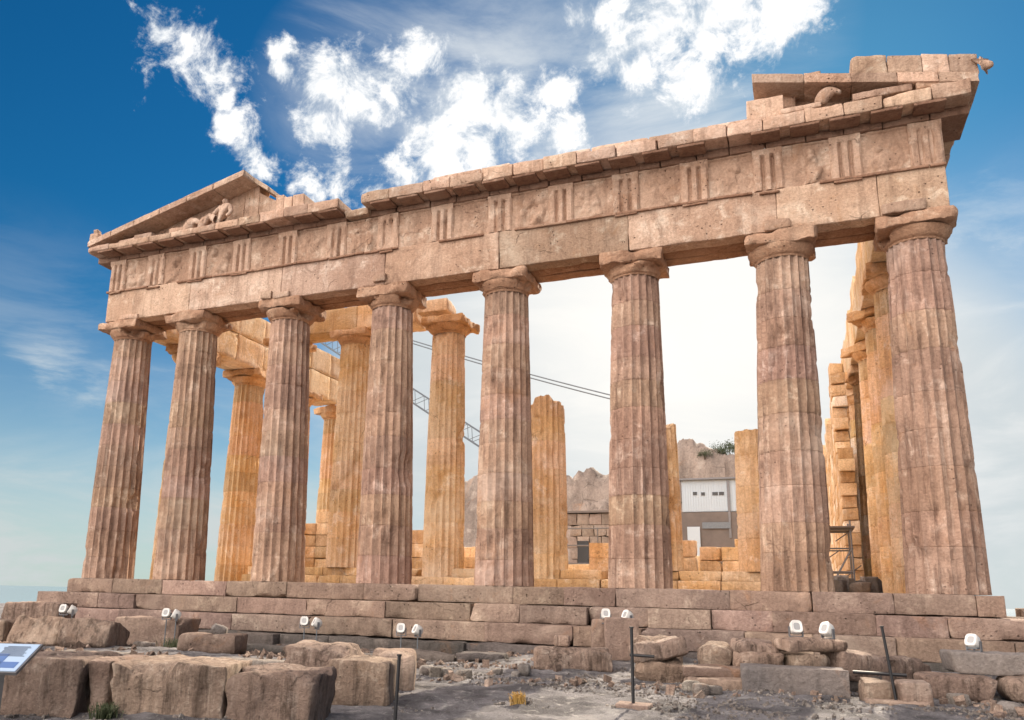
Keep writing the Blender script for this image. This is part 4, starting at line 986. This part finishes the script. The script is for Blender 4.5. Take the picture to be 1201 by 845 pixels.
# single pale stones scattered where one can count them
rnd = random.Random(88); k = 0
for (x, y, n, sp, lb, gname) in ((4.1,-9.3,6,.55,'small pale stone in the line of rubble right of the thin black post','pale stones right of the left black post'),
                     (5.0,-8.3,5,.5,'small pinkish stone in front of the low broad slab','stones before the low broad slab'),
                     (-5.8,-6.6,3,.6,'small pale stone in the dark hollow below the second pair of lamps','stones in the hollow below the lamps'),
                     (1.8,-9.9,4,.9,'small stone among the pale slabs behind the block row','stones among the pale slabs'),
                     (9.0,-9.0,4,.6,'small stone on the ground in front of the thin stacked slabs','stones before the thin slabs'),
                     (13.6,-8.4,4,.8,'small stone on the ground in front of the blocks under the dark slab','stones before the dark slab'),
                     (2.2,-17.55,4,1.2,'small stone at the foot of the big cut blocks','stones at the foot of the block row')):
    for i in range(n):
        xx_ = x+rnd.uniform(-1,1)*sp; yy_ = y+rnd.uniform(-.35,.35)*sp; s_ = rnd.uniform(.13,.27)
        if gname.startswith('stones at the foot'): p = rowpt(0.4+i*1.0+rnd.uniform(-.3,.3), -0.22, 0); xx_, yy_ = p[0], p[1]; s_ *= .5
        stone_thing('loose_stone', [((xx_,yy_,gr(xx_,yy_)),(s_*1.3,s_,s_*.9),rnd.uniform(0,3),dict(r=.3*s_,chip=.1,amp=.02,s_=0) if False else dict(r=.3*s_,chip=.08,amp=.02))], WHITESTONE, lb, 'stone', gname, s=0.04)
# gravel and rubble nobody could count
def gravel(name, n, region, smin, smax, mat, seed, dens=None):
    rnd = np.random.RandomState(seed); V = []; Q = []; mb = MB()
    cube = np.array([(x,y,z) for x in (-1,1) for y in (-1,1) for z in (-1,1)], float)
    F_ = np.array([(0,1,3,2),(4,6,7,5),(0,4,5,1),(2,3,7,6),(0,2,6,4),(1,5,7,3)])
    x = rnd.uniform(region[0], region[1], n*3); y = rnd.uniform(region[2], region[3], n*3)
    p = fbm(np.stack([x*.9, y*.9, x*0], 1), 3, seed) + rnd.uniform(-.15,.15,n*3); sel = np.argsort(-p)[:n]; x, y = x[sel], y[sel]
    z = gz(x, y); s = smin+(smax-smin)*rnd.rand(n)**3
    Vs = np.zeros((n, 8, 3)); 
    for i in range(n):
        Rm = np.array(Euler(tuple(rnd.uniform(0, 6, 3))).to_matrix()); k = cube*np.array([1, rnd.uniform(.5,.9), rnd.uniform(.4,.7)])*(0.75+0.5*rnd.rand(8,1))
        Vs[i] = (k@Rm.T)*s[i]+np.array([x[i], y[i], z[i]+s[i]*.25])
    Qs = (F_[None]+8*np.arange(n)[:,None,None]).reshape(-1,4)
    t = np.repeat(rnd.uniform(.6,1.25,(n,1)), 8, axis=0)*np.ones((1,3))
    mb.add(Vs.reshape(-1,3), Qs, t); o = mb.build(name, mat, None, (0,0,-1.9), sharp=20); return tag(o, None, None, None, 'stuff')
o = gravel('gravel', 12000, (0.5,16,-17.5,-3.6), .006, .035, WHITESTONE, 5); o['label'] = 'loose limestone chips scattered over the rocky ground'
o = gravel('rubble', 1300, (-14,15,-10.5,-3.1), .03, .12, ROCK, 9); o['label'] = 'broken pale rubble strewn along the foot of the steps'
# flood lamps
def lamp_pair(pts, base, label, group, stand=0.3, tilt=0.5):
    pass
def flood(x, y, z, zg, yaw, tilt, label, s=1.0):
    """a squat white floodlight head in a yoke on a short post; zg = what it stands on"""
    root = empty('floodlight', (x,y,zg), label, 'floodlight', 'white floodlights in front of the steps')
    Rm = (Matrix.Rotation(yaw, 3, 'Z') @ Matrix.Rotation(tilt, 3, 'X'))
    def tr(P): return [tuple(Rm@Vector(p)*s+Vector((x,y,z))) for p in P]
    # housing: rounded hood along local Y, open towards -Y... cross-sections of a superellipse
    mb = MB(); n = 28; secs = [(-.17,.150,.175),(-.15,.165,.190),(.02,.165,.190),(.12,.135,.155),(.18,.085,.10)]
    V = []
    for yy, rx, rz_ in secs:
        for k in range(n):
            t = 2*math.pi*k/n; ct, st_ = math.cos(t), math.sin(t); e = 0.62
            V.append((rx*math.copysign(abs(ct)**e, ct), yy, rz_*math.copysign(abs(st_)**e, st_)))
    Q = [(i*n+k, i*n+(k+1) % n, (i+1)*n+(k+1) % n, (i+1)*n+k) for i in range(len(secs)-1) for k in range(n)]
    mb.add(tr(V), Q); b0 = mb.n-len(V); mb.caps = [[b0+(len(secs)-1)*n+k for k in range(n)]]
    V2 = [(v[0]*.60, v[1]+.012, v[2]*.60) for v in V[:n]]
    mb.add(tr(V[:n]+V2), [(k, n+k, n+(k+1) % n, (k+1) % n) for k in range(n)])
    mb.build('housing', WHITEP, root, (x,y,z))
    mb = MB(); mb.add(tr(V2), np.zeros((0,4), int)); mb.caps = [list(range(n))]; mb.build('lens', LENS, root, (x,y,z))
    mb = MB()
    for sx in (-1,1): mb.box(tuple(Vector((x,y,z-.10*s))+Rm@Vector((sx*.185*s,0,0))), (.012,.03,.14*s), rz=yaw)
    mb.box((x,y,z-.235*s), (.19*s,.035,.012), rz=yaw); mb.build('yoke', GREYSTEEL, root, (x,y,z-.25))
    mb = MB(); mb.tube((x,y,zg), (x,y,z-.23*s), 0.016, 8); mb.box((x,y,zg+.012), (.10,.10,.012), rz=yaw); mb.build('stand', CRANEM, root, (x,y,zg))
for (x, y, z, dx, sup, nm) in ((-10.25,-5.6,-1.02,.36,None,'at the far left'),(-6.45,-5.3,-1.04,.36,None,'above the dark hollow'),(-2.25,-4.3,-1.16,.42,None,'over the dark footing left of centre'),
                       (0.95,-4.4,-1.24,.50,None,'over the dark footing near the picture centre'),(6.52,-4.0,-0.70,.56,-.92,'on the grey plinth'),(11.0,-7.0,-.78,.58,-.98,'on the orange slab at the right')):
    for q in (0, 1):
        X = x+(q-.5)*dx; yw = (.35 if q == 0 else -0.75)+random.uniform(-.1,.1); zg = (ground(X,y)-.01) if sup is None else sup
        if nm == 'above the dark hollow': zg = ground(X, y)
        flood(X, y, z-(.02 if q else 0), zg, yw, -.35 if q == 0 else -.45, ('left' if q == 0 else 'right')+' lamp of the white floodlight pair '+nm, s=.70 if x < 2 else .68)
flood(13.85,-6.3,-.95,-1.07,-.6,-.5,'single white floodlight tilted on the dark blue grey slab at the right', s=.68)
# black posts of the rope barrier
def barrier(x, y, h, lean, label, base=None, dx=0):
    zg = ground(x, y)
    root = empty('barrier_post', (x,y,zg), label, 'post', 'black barrier posts')
    mb = MB(); mb.tube((x,y,zg+.0), (x+dx,y,zg+h), .024, 10); mb.build('pole', BLACK, root, (x,y,zg))
    mb = MB(); mb.tube((x+dx,y,zg+h), (x+dx*1.02,y,zg+h+.02), .034, 10); mb.build('cap', BLACK, root, (x+dx,y,zg+h))
    if base: 
        mb = MB(); block(mb, (x,y,zg+.02), base, s=.06, r=.02, chip=.06, amp=.01, seed=x); mb.build('base', STEP, root, (x,y,zg-.04))
    return root
barrier(5.95,-15.2,.88,0,'thin black post in front of the rounded blocks, leftmost of the three', dx=.03)
barrier(8.42,-12.1,1.17,0,'straight black post on a flat stone base in the middle foreground', base=(.5,.42,.10))
r_ = barrier(12.22,-9.05,1.24,0,'leaning black post among squared stones, rightmost of the three', base=(.95,.35,.09), dx=-.12)
# cross rails between middle/right posts and the stones behind
for x, y, z, w_, lb in ((7.75,-7.5,-1.42,.5,'short black bar lying on the stones behind the middle black post'),(12.05,-8.3,-1.47,.85,'short black bar lying on the squared stones behind the right black post')):
    mb = MB(); mb.tube((x-w_/2,y,z), (x+w_/2,y,z-.01), .03, 8); tag(mb.build('metal_bar', BLACK), lb, 'bar')
# dry tuft
def tuft(x, y, h, n, mat, label, seed, cat='plant', spread=.12):
    rnd = random.Random(seed); mb = MB(); V = []; Q = []; z = ground(x, y)-.02
    for k in range(n):
        a = rnd.uniform(0, 6.28); l_ = h*rnd.uniform(.4,1); b = Vector((x+rnd.gauss(0,spread*.4), y+rnd.gauss(0,spread*.4), z)); e = b+Vector((math.cos(a)*l_*.7*rnd.random(), math.sin(a)*l_*.7*rnd.random(), l_))
        s_ = Vector((math.cos(a+1.57), math.sin(a+1.57), 0))*.006; m_ = (b+e)/2+Vector((0,0,l_*.12)); i0 = len(V)
        V += [b-s_, b+s_, m_+s_, m_-s_, e+s_*.3, e-s_*.3]; Q += [(i0,i0+1,i0+2,i0+3),(i0+3,i0+2,i0+4,i0+5)]
        if rnd.random() < .6:
            c_ = m_.lerp(e, rnd.random()); d_ = Vector((rnd.gauss(0,1), rnd.gauss(0,1), rnd.gauss(0,1))).normalized()*.016; f_ = d_.orthogonal().normalized()*.01; i0 = len(V)
            V += [c_-d_, c_+f_, c_+d_, c_-f_]; Q.append((i0,i0+1,i0+2,i0+3))
    mb.add([tuple(v) for v in V], Q); return tag(mb.build('dry_plant', mat), label, cat)
tuft(6.75,-12.6,.22,200,DRYLEAF,'small yellow dried plant growing from the rocky ground between the left and middle posts',3)
tuft(8.9,-4.3,.30,260,LEAF,'dark green weed at the foot of the steps right of the two stone pile',4,spread=.4)
tuft(-5.9,-5.6,.35,300,LEAF,'dark green weed in the hollow under the second pair of lamps',5,spread=.5)
tuft(1.9,-4.9,.30,300,LEAF,'dark green weed growing out of the dark footing right of the fourth pair of lamps',6,spread=.6)
tuft(2.6,-16.75,.24,220,LEAF,'weed in the gap under the wedge shaped stone',7,spread=.2)
# information board
zg = ground(1.9,-17.75)
sg = empty('information_board', (1.75,-17.6,zg), 'tilted blue and white information board on a grey post at the left edge', 'sign')
c0 = Vector((1.93,-17.95,-1.14)); ang = 0.36
Rm = Matrix.Rotation(ang, 3, 'Z') @ Matrix.Rotation(0.50, 3, 'X')
def sgbox(mb, u, v, wn_, hu, hv, hn): mb.box(tuple(c0+Rm@Vector((u, v, wn_))), (hu, hv, hn), rot=Rm)
mb = MB(); sgbox(mb, 0, 0, 0, .47, .30, .018); mb.build('frame', GREYSTEEL, sg)
pn = MB(); sgbox(pn, 0, 0, .021, .45, .28, .004); pnl = pn.build('panel', SIGNW, sg)
mb = MB()
for u, v, a, b in ((.0,-.05,.20,.12),(-.30,.12,.10,.06),(.26,-.16,.14,.06),(-.22,-.19,.13,.05)): sgbox(mb, u, v, .0265, a, b, .0012)
mb.build('map', SIGNB, pnl)
rnd = random.Random(6); mb = MB()
for k in range(10): sgbox(mb, .20+(rnd.random()*.03), .22-.022*k, .0266, .18-.05*rnd.random(), .0045, .0012)
for k in range(6): sgbox(mb, -.12, .22-.022*k, .0266, .09-.03*rnd.random(), .0045, .0012)
mb.build('text_lines', SIGNT, pnl)
mb = MB(); mb.box((2.0,-17.85,(zg-1.22)/2), (.035,.03,(-1.22-zg)/2)); mb.build('post', GREYSTEEL, sg)
mb = MB(); block(mb, (2.0,-17.85,zg+.03), (.42,.34,.08), s=.06, r=.01, chip=.03, seed=4); mb.build('base', WHITESTONE, sg)
for o in bpy.data.objects:
    if '_w' in o: del o['_w']
    if o.parent is None and 'category' in o and 'kind' not in o: o['kind'] = 'thing'
